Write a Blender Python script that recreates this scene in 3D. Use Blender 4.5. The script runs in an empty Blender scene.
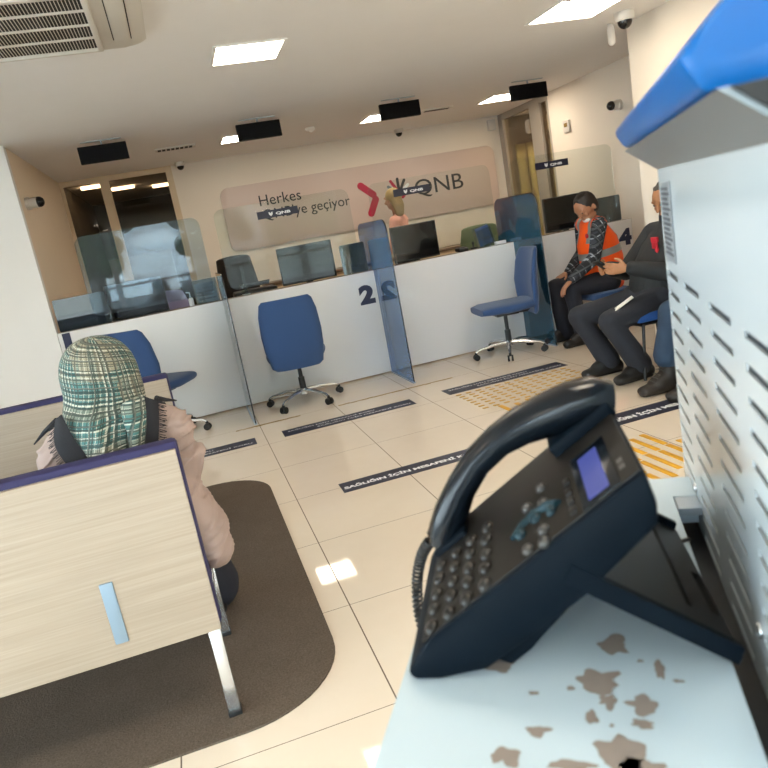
import bpy, bmesh, math, random
from mathutils import Vector, Matrix, Euler, noise as mnoise
random.seed(7)
SC = bpy.context.scene
COL = SC.collection
R = math.radians
V = Vector

# ---------------------------------------------------------------- camera, world, lights, exposure
def make_camera():
    a, b, c = R(14.1215), R(-12.6387), R(-10.5333)
    fwd = V((math.sin(a)*math.cos(b), math.cos(a)*math.cos(b), math.sin(b)))
    right = V((math.cos(a), -math.sin(a), 0)); up = right.cross(fwd)
    r = right*math.cos(c)+up*math.sin(c); u = -right*math.sin(c)+up*math.cos(c)
    cd = bpy.data.cameras.new('camera'); co = bpy.data.objects.new('camera', cd); COL.objects.link(co)
    m = Matrix((r, u, -fwd)).transposed().to_4x4(); m.translation = V((0, 0, 1.30))
    co.matrix_world = m
    cd.sensor_width = 36; cd.lens = 36*699.16/768; cd.clip_start = .02; cd.clip_end = 200
    cd.dof.use_dof = True; cd.dof.focus_distance = 4.6; cd.dof.aperture_fstop = 13.0
    SC.camera = co
make_camera()
W = bpy.data.worlds.new('daylight'); SC.world = W; W.use_nodes = True
WB = W.node_tree.nodes['Background']; WB.inputs[0].default_value = (.80, .90, 1, 1); WB.inputs[1].default_value = 11
SC.view_settings.view_transform = 'Standard'; SC.view_settings.look = 'None'
SC.view_settings.gamma = 1; SC.view_settings.use_curve_mapping = False
SC.view_settings.exposure = 0.7
LIGHT_STRENGTH = 15.0      # ceiling panels
ZC = 2.37

# ---------------------------------------------------------------- materials
def lin(c):
    if isinstance(c, str):
        c = [int(c[i:i+2], 16)/255 for i in (0, 2, 4)]
        c = [x/12.92 if x <= .04045 else ((x+.055)/1.055)**2.4 for x in c]
    return (c[0], c[1], c[2], 1)
MATS = {}
class NT:
    def __init__(s, m): s.t = m.node_tree; s.n = s.t.nodes; s.l = s.t.links
    def node(s, kind, **kw):
        x = s.n.new(kind)
        for k, v in kw.items():
            if isinstance(v, tuple) and k == 'ins':
                pass
            setattr(x, k, v)
        return x
    def link(s, a, b): s.l.new(a, b)
    def math(s, op, a, b=None, c=None):
        x = s.n.new('ShaderNodeMath'); x.operation = op
        for i, q in enumerate((a, b, c)):
            if q is None: continue
            if isinstance(q, (int, float)): x.inputs[i].default_value = q
            else: s.link(q, x.inputs[i])
        return x.outputs[0]
    def mix(s, f, a, b):
        x = s.n.new('ShaderNodeMix'); x.data_type = 'RGBA'
        for i, q in ((0, f), (6, a), (7, b)):
            if isinstance(q, (int, float)): x.inputs[i].default_value = q
            elif isinstance(q, tuple): x.inputs[i].default_value = q
            else: s.link(q, x.inputs[i])
        return x.outputs[2]
    def coord(s, which='Object', scale=(1, 1, 1)):
        c = s.n.new('ShaderNodeTexCoord'); m = s.n.new('ShaderNodeMapping'); m.inputs['Scale'].default_value = scale
        s.link(c.outputs[which], m.inputs[0]); return m.outputs[0]
    def noise(s, vec, scale, detail=3, rough=.5):
        x = s.n.new('ShaderNodeTexNoise'); x.inputs['Scale'].default_value = scale
        x.inputs['Detail'].default_value = detail; x.inputs['Roughness'].default_value = rough
        s.link(vec, x.inputs['Vector']); return x.outputs[0]
    def sep(s, vec):
        x = s.n.new('ShaderNodeSeparateXYZ'); s.link(vec, x.inputs[0]); return x.outputs
    def bump(s, h, strength, dist=.01):
        b = s.n.new('ShaderNodeBump'); b.inputs['Strength'].default_value = strength; b.inputs['Distance'].default_value = dist
        s.link(h, b.inputs['Height']); s.link(b.outputs[0], s.n['Principled BSDF'].inputs['Normal'])
    @property
    def p(s): return s.n['Principled BSDF']
def mat(name, col, rough=.5, metal=0., var=.06, vscale=6., spec=.5, coat=0., bump=0., bscale=200., sheen=0.):
    if name in MATS: return MATS[name]
    m = bpy.data.materials.new(name); m.use_nodes = True; t = NT(m); p = t.p
    c = lin(col); d = tuple(x*(1-var) for x in c[:3])+(1,)
    vec = t.coord()
    f = t.noise(vec, vscale, 4)
    t.link(t.mix(f, c, d), p.inputs['Base Color'])
    p.inputs['Roughness'].default_value = rough; p.inputs['Metallic'].default_value = metal
    p.inputs['Specular IOR Level'].default_value = spec; p.inputs['Coat Weight'].default_value = coat
    if sheen: p.inputs['Sheen Weight'].default_value = sheen
    if bump: t.bump(t.noise(vec, bscale, 2), bump, .002)
    MATS[name] = m; return m
def emis(name, col, strength):
    m = bpy.data.materials.new(name); m.use_nodes = True; t = NT(m)
    p = t.p; p.inputs['Base Color'].default_value = (.01, .01, .01, 1); p.inputs['Emission Color'].default_value = lin(col)
    p.inputs['Emission Strength'].default_value = strength; p.inputs['Roughness'].default_value = .4
    MATS[name] = m; return m
def plate(name, tint, gloss=.06, haze=0., hazecol='c8d4d8', edge=1.0):
    """thin glass or acrylic: tinted transparency, fresnel reflection, a little haze"""
    m = bpy.data.materials.new(name); m.use_nodes = True; t = NT(m)
    t.n.remove(t.p)
    tr = t.node('ShaderNodeBsdfTransparent'); tr.inputs[0].default_value = lin(tint)
    gl = t.node('ShaderNodeBsdfGlossy'); gl.inputs['Roughness'].default_value = .015; gl.inputs[0].default_value = (1, 1, 1, 1)
    fr = t.node('ShaderNodeFresnel'); fr.inputs[0].default_value = 1.45
    f2 = t.math('MULTIPLY_ADD', fr.outputs[0], edge, gloss)
    vec = t.coord(); n = t.noise(vec, 3.); 
    sh = tr.outputs[0]
    if haze:
        df = t.node('ShaderNodeBsdfDiffuse'); df.inputs[0].default_value = lin(hazecol)
        mx = t.node('ShaderNodeMixShader'); t.link(t.math('MULTIPLY_ADD', n, haze*.3, haze*.85), mx.inputs[0])
        t.link(tr.outputs[0], mx.inputs[1]); t.link(df.outputs[0], mx.inputs[2]); sh = mx.outputs[0]
    m2 = t.node('ShaderNodeMixShader'); t.link(f2, m2.inputs[0]); t.link(sh, m2.inputs[1]); t.link(gl.outputs[0], m2.inputs[2])
    t.link(m2.outputs[0], t.n['Material Output'].inputs[0])
    MATS[name] = m; return m

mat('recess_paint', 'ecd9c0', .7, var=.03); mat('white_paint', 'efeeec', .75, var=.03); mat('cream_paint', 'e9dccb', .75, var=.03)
mat('ceiling_paint', 'efebe7', .85, var=.03)
mat('panel_white', 'e2e1e0', .22, var=.02); mat('navy', '1e2446', .4); mat('sign_navy', '191c34', .45)
mat('sticker_navy', '23263a', .5); mat('white_ink', 'e8e8ea', .5); mat('screen_black', '08070b', .4, spec=.12); mat('grey_ink', '70767c', .6)
mat('chrome', 'dcdee0', .22, .85, var=.02); mat('steel', 'a9b4be', .35, .6); mat('grip_grey', '7f93a3', .45, .2); mat('black_plastic', '15181b', .42); mat('black_rubber', '131313', .6)
mat('blue_fabric', '254470', .85, bump=.2, bscale=400, sheen=.2); mat('royal_fabric', '1d4f96', .8, bump=.2, bscale=400)
mat('purple_fabric', '262350', .7, bump=.15); mat('phone_body', '0a131b', .5, spec=.07); mat('phone_stand', '161514', .4, spec=.3); mat('phone_face', '1a1714', .45, spec=.25)
mat('phone_gloss', '0a1118', .2, spec=.3); mat('key_grey', '1d1c1b', .3, spec=.35); mat('key_pale', '343332', .3); mat('nav_teal', '132f38', .4, spec=.3)
mat('kiosk_white', 'bfc8cc', .16, var=.02); mat('kiosk_shelf', 'b6c7d1', .22, var=.03); mat('kiosk_blue', '005aa0', .3, spec=.35); mat('slot_dark', '3e434a', .6)
mat('chip', '8a7f77', .8, var=.2, vscale=120); mat('label_grey', '84888c', .6); mat('alloy', '858c90', .35, .5)
mat('ac_white', 'd6cfc4', .5); mat('ac_dark', '14110f', .8); mat('cam_white', 'd4cdc4', .4); mat('cam_black', '121212', .2)
mat('skin', 'a87455', .55, var=.12, vscale=25); mat('skin_tan', 'a8744f', .55, var=.12, vscale=25); mat('hair_dark', '231a15', .6, bump=.6, bscale=300)
mat('hair_blonde', '9a7e4d', .6, var=.4, vscale=30); mat('hair_grey', '4b4640', .7, var=.4, vscale=60)
mat('orange_vest', 'ff5a0a', .6, var=.12, vscale=14); mat('reflective_grey', '8e8d8a', .4, .3); mat('dark_trousers', '1c1e28', .85, var=.3)
mat('charcoal_jacket', '1f2123', .8, var=.25, vscale=14); mat('slate_trousers', '262932', .85, var=.25, vscale=10); mat('jeans', '2b3f56', .9, var=.35, vscale=18)
mat('shoe_black', '161515', .5); mat('boot_brown', '27201b', .55, var=.3); mat('red_print', 'c01f2e', .6); mat('pink_cloth', 'dd9c8a', .8)
mat('coat_beige', 'a79188', .8, var=.14, vscale=9, bump=.15, bscale=220); mat('scarf_black', '17161b', .85, bump=.3, bscale=250)
mat('white_cloth', 'e4e2dc', .8); mat('frame_taupe', 'a89d8f', .5); mat('frame_cream', 'd8bf9d', .6); mat('sign_panel', 'cdb8ac', .35, var=.03)
mat('crimson', 'b01038', .4); mat('ink_dark', '1c1b22', .45); mat('counter_wood', '6b5846', .45); mat('dark_counter', '15141a', .25)
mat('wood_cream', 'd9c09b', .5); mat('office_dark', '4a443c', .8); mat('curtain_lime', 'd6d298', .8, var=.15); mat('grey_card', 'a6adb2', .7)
mat('yellow_mark', 'd99f14', .5, var=.2, vscale=40); mat('ochre_dot', 'c99e46', .55, var=.3, vscale=40); mat('worn_tape', '9b7a2e', .7, var=.6, vscale=12)
mat('shirt_blue', '2d4a78', .8); mat('leaflet_blue', '3e5c9c', .5); mat('olive_cloth', '5f6a4a', .85); mat('lilac_cloth', '8c88ac', .8)
mat('asphalt', '7d7b78', .9); mat('building_grey', 'a8a6a0', .9); mat('leaf', '4c6b38', .8, var=.5, vscale=5); mat('bark', '4b3c2e', .9)
mat('monitor_black', '0a0b0e', .1, spec=.5); mat('monitor_back', '3a3f44', .4); mat('paper', 'e9e6df', .7)
emis('panel_light', 'fff0da', LIGHT_STRENGTH); emis('lcd_blue', '3f4ea6', .55); emis('office_light', 'ffe6c0', 8); emis('passage_fill', 'fff0cc', 30)
plate('clear_acrylic', 'f4f7f6', .0, edge=.45); plate('hazy_acrylic', 'e6eef2', .0, .06, 'b4c4d4', edge=.4)
plate('teal_glass', '94bcd0', .02, .26, '3f84a8'); plate('blue_glass', 'a0c4f0', .02, .34, '6299d8'); plate('grey_glass', 'b4c5cc', .02, .10, '8aa5b0')
plate('office_glass', 'd9d0c4', .0, edge=.45); plate('window_glass', 'f2f6f5', .02); plate('low_glass', '7f9098', .06, .32, '44525a'); plate('phone_haze', '66717a', .05, .3, '3a4046')

def m_floor():
    m = bpy.data.materials.new('floor_tile'); m.use_nodes = True; t = NT(m); MATS['floor_tile'] = m
    x, y, z = t.sep(t.coord())
    def line(c, o, pitch, wd):
        f = t.math('FRACT', t.math('DIVIDE', t.math('SUBTRACT', c, o-50*pitch), pitch))
        return t.math('MAXIMUM', t.math('LESS_THAN', f, wd/pitch), t.math('GREATER_THAN', f, 1-wd/pitch))
    lx = line(x, .3017, .6045, .0022); ly = line(y, 4.676, .5936, .0014)
    g = t.math('MAXIMUM', lx, ly)
    n = t.noise(t.coord(), 2.2, 3); n2 = t.noise(t.coord(), 14, 4)
    base = t.mix(n, lin('d9cab7'), lin('e2d5c4')); base = t.mix(t.math('MULTIPLY', n2, .18), base, lin('cbbaa2'))
    t.link(t.mix(g, base, lin('5a4636')), t.p.inputs['Base Color'])
    t.link(t.math('MULTIPLY_ADD', g, .5, .04), t.p.inputs['Roughness'])
    t.p.inputs['Specular IOR Level'].default_value = .38
m_floor()
def m_carpet():
    m = bpy.data.materials.new('mat_carpet'); m.use_nodes = True; t = NT(m); MATS['mat_carpet'] = m
    v = t.coord(); n = t.noise(v, 160, 3, .7); n2 = t.noise(v, 8, 3)
    t.link(t.mix(n, lin('342c24'), t.mix(n2, lin('6f6256'), lin('7d7064'))), t.p.inputs['Base Color'])
    t.p.inputs['Roughness'].default_value = 1; t.p.inputs['Specular IOR Level'].default_value = .1; t.bump(n, .8, .004)
m_carpet()
def m_oak():
    m = bpy.data.materials.new('oak'); m.use_nodes = True; t = NT(m); MATS['oak'] = m
    n = t.noise(t.coord(scale=(2.2, 8, 150)), 1, 5, .65); n2 = t.noise(t.coord(scale=(.8, 4, 22)), 1, 3, .5)
    c = t.mix(n, lin('76685a'), lin('bcae9d')); c = t.mix(t.math('MULTIPLY', n2, .5), c, lin('a99985'))
    t.link(c, t.p.inputs['Base Color']); t.p.inputs['Roughness'].default_value = .5; t.bump(n, .15, .001)
m_oak()
def m_plaid(name, cols, fu, fv, which='UV', warp=.02, lw=.2, dw=.2):
    """criss-cross woven check: cols = ground a, ground b, dark line, light line"""
    m = bpy.data.materials.new(name); m.use_nodes = True; t = NT(m); MATS[name] = m
    vec = t.coord(which); n = t.noise(vec, 5, 3); big = t.noise(vec, 2.2, 2)
    x, y, z = t.sep(vec)
    if which == 'Object': x, y = t.math('MULTIPLY_ADD', z, .4, x), t.math('MULTIPLY_ADD', x, -.4, z)
    w = t.math('MULTIPLY', t.math('SUBTRACT', n, .5), warp)
    x = t.math('ADD', x, w); y = t.math('ADD', y, w)
    def fr(c, f, o): return t.math('FRACT', t.math('MULTIPLY_ADD', c, f, o))
    def st(c, f, o, wd):          # stripes of uneven width: each line draws its own random width
        q = t.math('MULTIPLY_ADD', c, f, o); w_ = t.node('ShaderNodeTexWhiteNoise'); w_.noise_dimensions = '1D'; t.link(t.math('FLOOR', q), w_.inputs['W'])
        return t.math('LESS_THAN', t.math('FRACT', q), t.math('MULTIPLY_ADD', w_.outputs[0], wd*1.5, wd*.25))
    g = t.mix(t.math('GREATER_THAN', big, .52), cols[0], cols[1])
    g = t.mix(t.math('MULTIPLY', st(x, fu*.37, .2, .45), .5), g, cols[0]); g = t.mix(t.math('MULTIPLY', st(y, fv*.31, .6, .4), .5), g, cols[1])
    L = t.math('MAXIMUM', st(x, fu, .5, lw), st(y, fv, .45, lw)); g = t.mix(t.math('MULTIPLY', L, .8), g, cols[3])
    D = t.math('MAXIMUM', st(x, fu*1.13, 0, dw), st(y, fv*1.21, 0, dw)); D = t.math('MAXIMUM', D, t.math('MAXIMUM', st(x, fu*.63, .3, dw*.7), st(y, fv*.57, .7, dw*.7)))
    g = t.mix(t.math('MULTIPLY', D, .8), g, cols[2])
    t.link(g, t.p.inputs['Base Color']); t.p.inputs['Roughness'].default_value = .85
    t.bump(t.noise(vec, 300, 2), .2, .001)
m_plaid('hijab_plaid', [lin('426b68'), lin('8a8470'), lin('1f2a27'), lin('c6c4b2')], 27, 24, warp=.035, dw=.26, lw=.17)
m_plaid('shirt_plaid', [lin('262b34'), lin('31363f'), lin('121418'), lin('9aa0a6')], 17, 17, 'Object', .004, .17, .3)

# ---------------------------------------------------------------- mesh helpers
class M:
    def __init__(s): s.bm = bmesh.new(); s.mi = 0
    def _fin(s, verts, mtx=None):
        if mtx is not None: bmesh.ops.transform(s.bm, matrix=mtx, verts=verts)
        fs = {f for v in verts for f in v.link_faces}
        for f in fs: f.material_index = s.mi
        return verts
    def box(s, x0, x1, y0, y1, z0, z1, bev=0., mtx=None, seg=2):
        r = bmesh.ops.create_cube(s.bm, size=1)['verts']
        bmesh.ops.transform(s.bm, matrix=Matrix.Translation(((x0+x1)/2, (y0+y1)/2, (z0+z1)/2)) @ Matrix.Diagonal((x1-x0, y1-y0, z1-z0, 1)), verts=r)
        if bev:
            es = list({e for v in r for e in v.link_edges}); 
            q = bmesh.ops.bevel(s.bm, geom=es, offset=bev, segments=seg, profile=.5, affect='EDGES')
            r = list({v for f in q['faces'] for v in f.verts} | {v for v in r if v.is_valid})
            seen = set(r); st = list(r)
            while st:
                v = st.pop()
                for e in v.link_edges:
                    o = e.other_vert(v)
                    if o not in seen: seen.add(o); st.append(o)
            r = list(seen)
        return s._fin(r, mtx)
    def prism(s, poly, h, mtx=None, bev=0.):
        """poly (x,y) extruded along +z by h"""
        a = [s.bm.verts.new((x, y, 0)) for x, y in poly]; b = [s.bm.verts.new((x, y, h)) for x, y in poly]; n = len(poly)
        s.bm.faces.new(a[::-1]); s.bm.faces.new(b)
        for i in range(n): s.bm.faces.new((a[i], a[(i+1) % n], b[(i+1) % n], b[i]))
        vs = a+b
        if bev:
            es = list({e for v in vs for e in v.link_edges})
            q = bmesh.ops.bevel(s.bm, geom=es, offset=bev, segments=2, profile=.5, affect='EDGES')
            vs = list({v for f in q['faces'] for v in f.verts} | {v for v in vs if v.is_valid})
            seen = set(vs); st = list(vs)
            while st:
                v = st.pop()
                for e in v.link_edges:
                    o = e.other_vert(v)
                    if o not in seen: seen.add(o); st.append(o)
            vs = list(seen)
        return s._fin(vs, mtx)
    def cyl(s, p0, p1, r0, r1=None, n=16, cap=True):
        return s.tube([p0, p1], [r0, r0 if r1 is None else r1], n, cap)
    def tube(s, pts, rad, n=10, cap=True):
        pts = [V(p) for p in pts]
        if not isinstance(rad, (list, tuple)): rad = [rad]*len(pts)
        rings = []; ref = None
        for i, p in enumerate(pts):
            d = (pts[min(i+1, len(pts)-1)]-pts[max(i-1, 0)]).normalized()
            if ref is None: ref = d.orthogonal().normalized()
            a = (ref-d*ref.dot(d)).normalized(); b = d.cross(a); ref = a
            rings.append([p+(a*math.cos(2*math.pi*k/n)+b*math.sin(2*math.pi*k/n))*rad[i] for k in range(n)])
        return s.rings(rings, cap)
    def rings(s, rings, cap=True, closed=True):
        vr = [[s.bm.verts.new(p) for p in r] for r in rings]; n = len(rings[0])
        for a, b in zip(vr, vr[1:]):
            for k in range(n if closed else n-1): s.bm.faces.new((a[k], a[(k+1) % n], b[(k+1) % n], b[k]))
        if cap: s.bm.faces.new(vr[0][::-1]); s.bm.faces.new(vr[-1])
        return s._fin([v for r in vr for v in r])
    def limb(s, pts, rad, ref=(0, 0, 1), n=16):
        """elliptical tube with rounded ends; rad entries r or (ra, rb), ra along ref"""
        pts = [V(p) for p in pts]; rad = [(r, r) if isinstance(r, (int, float)) else r for r in rad]
        ref = V(ref); P = []; 
        d0 = (pts[1]-pts[0]).normalized(); d1 = (pts[-1]-pts[-2]).normalized()
        for c, o in ((.15, .95), (.55, .8), (.85, .5)): P.append((pts[0]-d0*min(rad[0])*o, (rad[0][0]*c, rad[0][1]*c)))
        P += list(zip(pts, rad))
        for c, o in ((.85, .5), (.55, .8), (.15, .95)): P.append((pts[-1]+d1*min(rad[-1])*o, (rad[-1][0]*c, rad[-1][1]*c)))
        rg = []
        for i, (p, r) in enumerate(P):
            d = (P[min(i+1, len(P)-1)][0]-P[max(i-1, 0)][0]).normalized()
            a = ref-d*ref.dot(d)
            a = a.normalized() if a.length > 1e-3 else d.orthogonal().normalized()
            b = d.cross(a)
            rg.append([p+a*math.cos(2*math.pi*k/n)*r[0]+b*math.sin(2*math.pi*k/n)*r[1] for k in range(n)])
        return s.rings(rg)
    def ball(s, c, r, mtx=None, seg=20):
        q = bmesh.ops.create_uvsphere(s.bm, u_segments=seg, v_segments=max(8, seg//2), radius=1)['verts']
        r = (r, r, r) if isinstance(r, (int, float)) else r
        t = Matrix.Translation(V(c)) @ (mtx.to_4x4() if mtx else Matrix()) @ Matrix.Diagonal((*r, 1))
        return s._fin(q, t)
    def lathe(s, prof, c=(0, 0, 0), n=24, mtx=None):
        rg = [[V((c[0]+r*math.cos(2*math.pi*k/n), c[1]+r*math.sin(2*math.pi*k/n), c[2]+z)) for k in range(n)] for r, z in prof]
        v = s.rings(rg)
        if mtx: bmesh.ops.transform(s.bm, matrix=mtx, verts=v)
        return v
    def face(s, pts):
        f = s.bm.faces.new([s.bm.verts.new(p) for p in pts]); f.material_index = s.mi; return f
    def build(s, name, mats, parent=None, world=False, ang=35, solid=0., voxel=0., sm=0, recalc=True):
        if recalc: bmesh.ops.recalc_face_normals(s.bm, faces=s.bm.faces)
        me = bpy.data.meshes.new(name); s.bm.to_mesh(me); s.bm.free()
        if isinstance(mats, str): mats = [mats]
        o = bpy.data.objects.new(name, me); COL.objects.link(o)
        if voxel or solid:
            if voxel:
                q = o.modifiers.new('r', 'REMESH'); q.mode = 'VOXEL'; q.voxel_size = voxel
                if sm: q = o.modifiers.new('s', 'SMOOTH'); q.iterations = sm; q.factor = .5
            if solid: q = o.modifiers.new('t', 'SOLIDIFY'); q.thickness = solid; q.offset = 0
            dg = bpy.context.evaluated_depsgraph_get(); dg.update()
            me2 = bpy.data.meshes.new_from_object(o.evaluated_get(dg)); o.modifiers.clear(); o.data = me2; bpy.data.meshes.remove(me); me = me2; me.name = name
        me.materials.clear()
        for k in mats: me.materials.append(MATS[k])
        me.polygons.foreach_set('use_smooth', [True]*len(me.polygons))
        if not voxel: me.set_sharp_from_angle(angle=R(ang))
        if parent is not None:
            o.parent = parent
            if world:
                inv = parent.matrix_basis.inverted() if parent.parent is None else (parent.parent.matrix_basis @ parent.matrix_basis).inverted()
                me.transform(inv)
        return o

def tag(o, label=None, cat=None, group=None, kind=None):
    for k, v in (('label', label), ('category', cat), ('group', group), ('kind', kind)):
        if v: o[k] = v
    return o
def thing(name, label, cat, loc=(0, 0, 0), rz=0., group=None):
    o = bpy.data.objects.new(name, None); COL.objects.link(o); o.empty_display_size = .1
    o.location = loc; o.rotation_euler = (0, 0, rz); o.matrix_basis = Matrix.Translation(V(loc)) @ Matrix.Rotation(rz, 4, 'Z')
    return tag(o, label, cat, group)
def dup(root, loc, rz, label=None):
    kids = {}
    for o in list(COL.objects):
        if o.parent is not None: kids.setdefault(o.parent.name, []).append(o)
    def cp(o, par):
        c = o.copy(); COL.objects.link(c)
        if par is not None: c.parent = par
        for k in kids.get(o.name, []): cp(k, c)
        return c
    r = cp(root, None); r.location = loc; r.rotation_euler = (0, 0, rz)
    if label: r['label'] = label
    return r
def text(s, mtx, mt, parent, width=None, size=.1, name='lettering', thick=.002, height=None, world=False, spacing=1., bold=0.):
    cu = bpy.data.curves.new('t', 'FONT'); cu.body = s; cu.size = size; cu.extrude = thick/2; cu.space_character = spacing; cu.offset = bold
    cu.align_x = 'LEFT'; cu.resolution_u = 4
    o = bpy.data.objects.new('t', cu); COL.objects.link(o)
    dg = bpy.context.evaluated_depsgraph_get(); dg.update()
    me = bpy.data.meshes.new_from_object(o.evaluated_get(dg)); bpy.data.objects.remove(o)
    xs = [v.co.x for v in me.vertices]; ys = [v.co.y for v in me.vertices]
    me.transform(Matrix.Translation((-min(xs), 0, 0)))
    w = max(xs)-min(xs); sx = (width/w) if width else 1; sy = (height/(max(ys)-min(ys))) if height else sx
    me.transform(Matrix.Diagonal((sx, sy, 1, 1))); me.transform(mtx)
    me.materials.clear(); me.materials.append(MATS[mt]); me.name = name
    ob = bpy.data.objects.new(name, me); COL.objects.link(ob)
    if parent is not None:
        ob.parent = parent
        if world: me.transform(parent.matrix_basis.inverted())
    return ob
def XZ(x, y, z):   # text frame facing -Y, reading along +X
    return Matrix.Translation((x, y, z)) @ Matrix.Rotation(R(90), 4, 'X')
def structure(name, m, mats, **k): return tag(m.build(name, mats, **k), kind='structure')

# ---------------------------------------------------------------- the room
YB = 8.56; XL = -1.035; XR = 4.25; YN = -2.6; XLL = -4.2
m = M(); m.box(XLL, XR+.05, YN, YB+3.5, -.05, 0); structure('floor', m, 'floor_tile')
m = M(); m.box(XLL-.1, XR+2.2, YN, YB+3.5, ZC, ZC+.08); structure('ceiling', m, 'ceiling_paint')
m = M(); m.box(.17, XR+.1, YB, YB+.1, 0, ZC); structure('wall_back', m, 'cream_paint')
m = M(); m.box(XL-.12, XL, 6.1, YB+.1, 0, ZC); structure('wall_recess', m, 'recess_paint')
m = M(); m.box(XLL, XL, 6.015, 6.1, 0, ZC); structure('wall_left', m, 'white_paint')
m = M(); m.box(XLL-.1, XLL, 3.6, 6.1, 0, ZC); m.box(XLL-.1, XLL, YN, 3.6, 2.2, ZC); m.box(XLL-.1, XLL, YN, 3.6, 0, .12)
for y in (-1.1, .45, 2.0): m.box(XLL-.09, XLL-.01, y-.05, y+.05, .12, 2.2)
structure('wall_side', m, 'white_paint')
m = M(); m.box(XLL-.06, XLL-.045, YN, 3.6, .12, 2.2); structure('window_5', m, 'window_glass')
m = M(); m.box(XR, XR+.1, 4.58, 7.30, 0, ZC); structure('wall_right', m, 'cream_paint')
m = M(); m.box(3.52, XR+.1, 4.58, 4.68, 0, ZC); m.box(3.42, 3.52, YN, 4.68, 0, ZC); structure('wall_near', m, 'cream_paint')
# beyond the recess glazing: a dim office
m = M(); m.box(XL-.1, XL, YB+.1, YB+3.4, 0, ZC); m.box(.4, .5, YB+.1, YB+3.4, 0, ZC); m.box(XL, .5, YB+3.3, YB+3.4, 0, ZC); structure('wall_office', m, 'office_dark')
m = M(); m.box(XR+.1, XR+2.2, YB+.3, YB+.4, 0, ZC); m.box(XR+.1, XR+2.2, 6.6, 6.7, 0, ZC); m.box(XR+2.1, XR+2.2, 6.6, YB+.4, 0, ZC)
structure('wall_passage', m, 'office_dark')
m = M(); m.box(XR+.05, XR+2.2, 6.6, YB+.4, -.05, 0); structure('floor_passage', m, 'floor_tile')

# street front behind the camera
m = M()
for x in (-4.2, -2.7, -1.2, .3, 1.8, 3.42): m.box(x-.05, x+.05, YN-.05, YN+.05, 0, ZC)
m.box(XLL, 3.5, YN-.05, YN+.05, 0, .12); m.box(XLL, 3.5, YN-.05, YN+.05, 2.2, ZC); m.box(XLL, 3.5, YN-.04, YN+.04, 1.02, 1.07)
structure('window_1', m, 'white_paint')
m = M(); m.box(XLL, 3.5, YN-.008, YN+.008, .1, 2.22); structure('window_2', m, 'window_glass')
m = M(); m.box(-30, 30, -30, YN-.06, -.2, -.12); m.box(-30, XLL-.1, YN-.06, 12, -.2, -.12); structure('trim_1', m, 'asphalt')
m = M(); m.box(-16, -4, -30, -24, -.12, 4); m.box(2, 15, -30, -24, -.12, 3.6); structure('wall_street', m, 'building_grey')
def glazing(name, lab, pieces, panes, mt, gl):
    m = M()
    for b in pieces: m.box(*b)
    o = m.build(name, mt); tag(o, kind='structure')
    for b in panes:
        m = M(); m.box(*b); m.build('pane', gl, o)
    return o
y0, y1 = YB, YB+.06
glazing('window_3', '', [(XL, -1.0, y0, y1, 0, ZC), (-.62, -.52, y0, y1, 0, ZC), (.10, .17, y0, y1, 0, ZC), (XL, .17, y0+.004, y1-.004, 2.31, ZC-.001), (XL, .17, y0+.004, y1-.004, .001, .12)],
        [(-1.0, -.62, y0+.025, y0+.037, .12, 2.31), (-.52, .10, y0+.025, y0+.037, .12, 2.31)], 'frame_cream', 'office_glass')
x0, x1 = XR, XR+.08
glazing('window_4', '', [(x0, x1, 8.44, YB, 0, ZC), (x0, x1, 7.50, 7.74, 0, ZC), (x0, x1, 7.30, 7.34, 0, ZC), (x0+.004, x1-.004, 7.301, YB, 2.30, ZC-.001), (x0+.004, x1-.004, 7.301, YB, .001, .12)],
        [(x0+.03, x0+.042, 7.74, 8.44, .12, 2.30), (x0+.03, x0+.042, 7.34, 7.50, .12, 2.30)], 'frame_taupe', 'office_glass')
# things seen through the two glazings
m = M(); m.box(-.9, -.05, 10.4, 10.85, 0, 1.5, .02); m.box(-.88, -.07, 10.37, 10.4, .05, 1.47)
tag(m.build('storage_cabinet', 'grey_card'), 'pale grey cabinet in the dim office behind the left glazing', 'cabinet')
for k, (x, y) in enumerate(((-.75, 9.3), (-.45, 9.9), (.05, 10.3))):
    m = M(); m.box(x-.14, x+.14, y-.06, y+.06, ZC-.03, ZC-.001)
    tag(m.build('strip_light', 'office_light'), ('strip light nearest the left glazing inside the dim office', 'middle strip light inside the dim office behind the left glazing', 'farthest strip light inside the dim office behind the left glazing')[k], 'light', 'strip lights in the dim office')
m = M()
for k in range(24):
    t0 = k/24; m.box(XR+.18+t0*1.7, XR+.18+t0*1.7+.072, 8.5+.03*math.sin(k*1.9), 8.53+.03*math.sin(k*1.9), .05, 1.98)
o = m.build('curtain', 'curtain_lime'); tag(o, 'yellow green curtain in the passage behind the right glazing', 'curtain')
m = M(); m.box(XR+.3, XR+.9, 8.2, 8.45, 2.08, 2.25, .03); tag(m.build('wall_heater', 'ac_white'), 'white box unit under the ceiling behind the right glazing', 'unit')
m = M(); m.box(XR+.5, XR+1.3, 7.7, 7.95, ZC-.03, ZC-.001); tag(m.build('strip_light', 'passage_fill'), 'added fill light brightening the passage behind the right glazing', 'light', 'added passage lights')  # added lamp to brighten the passage and its curtain

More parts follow.
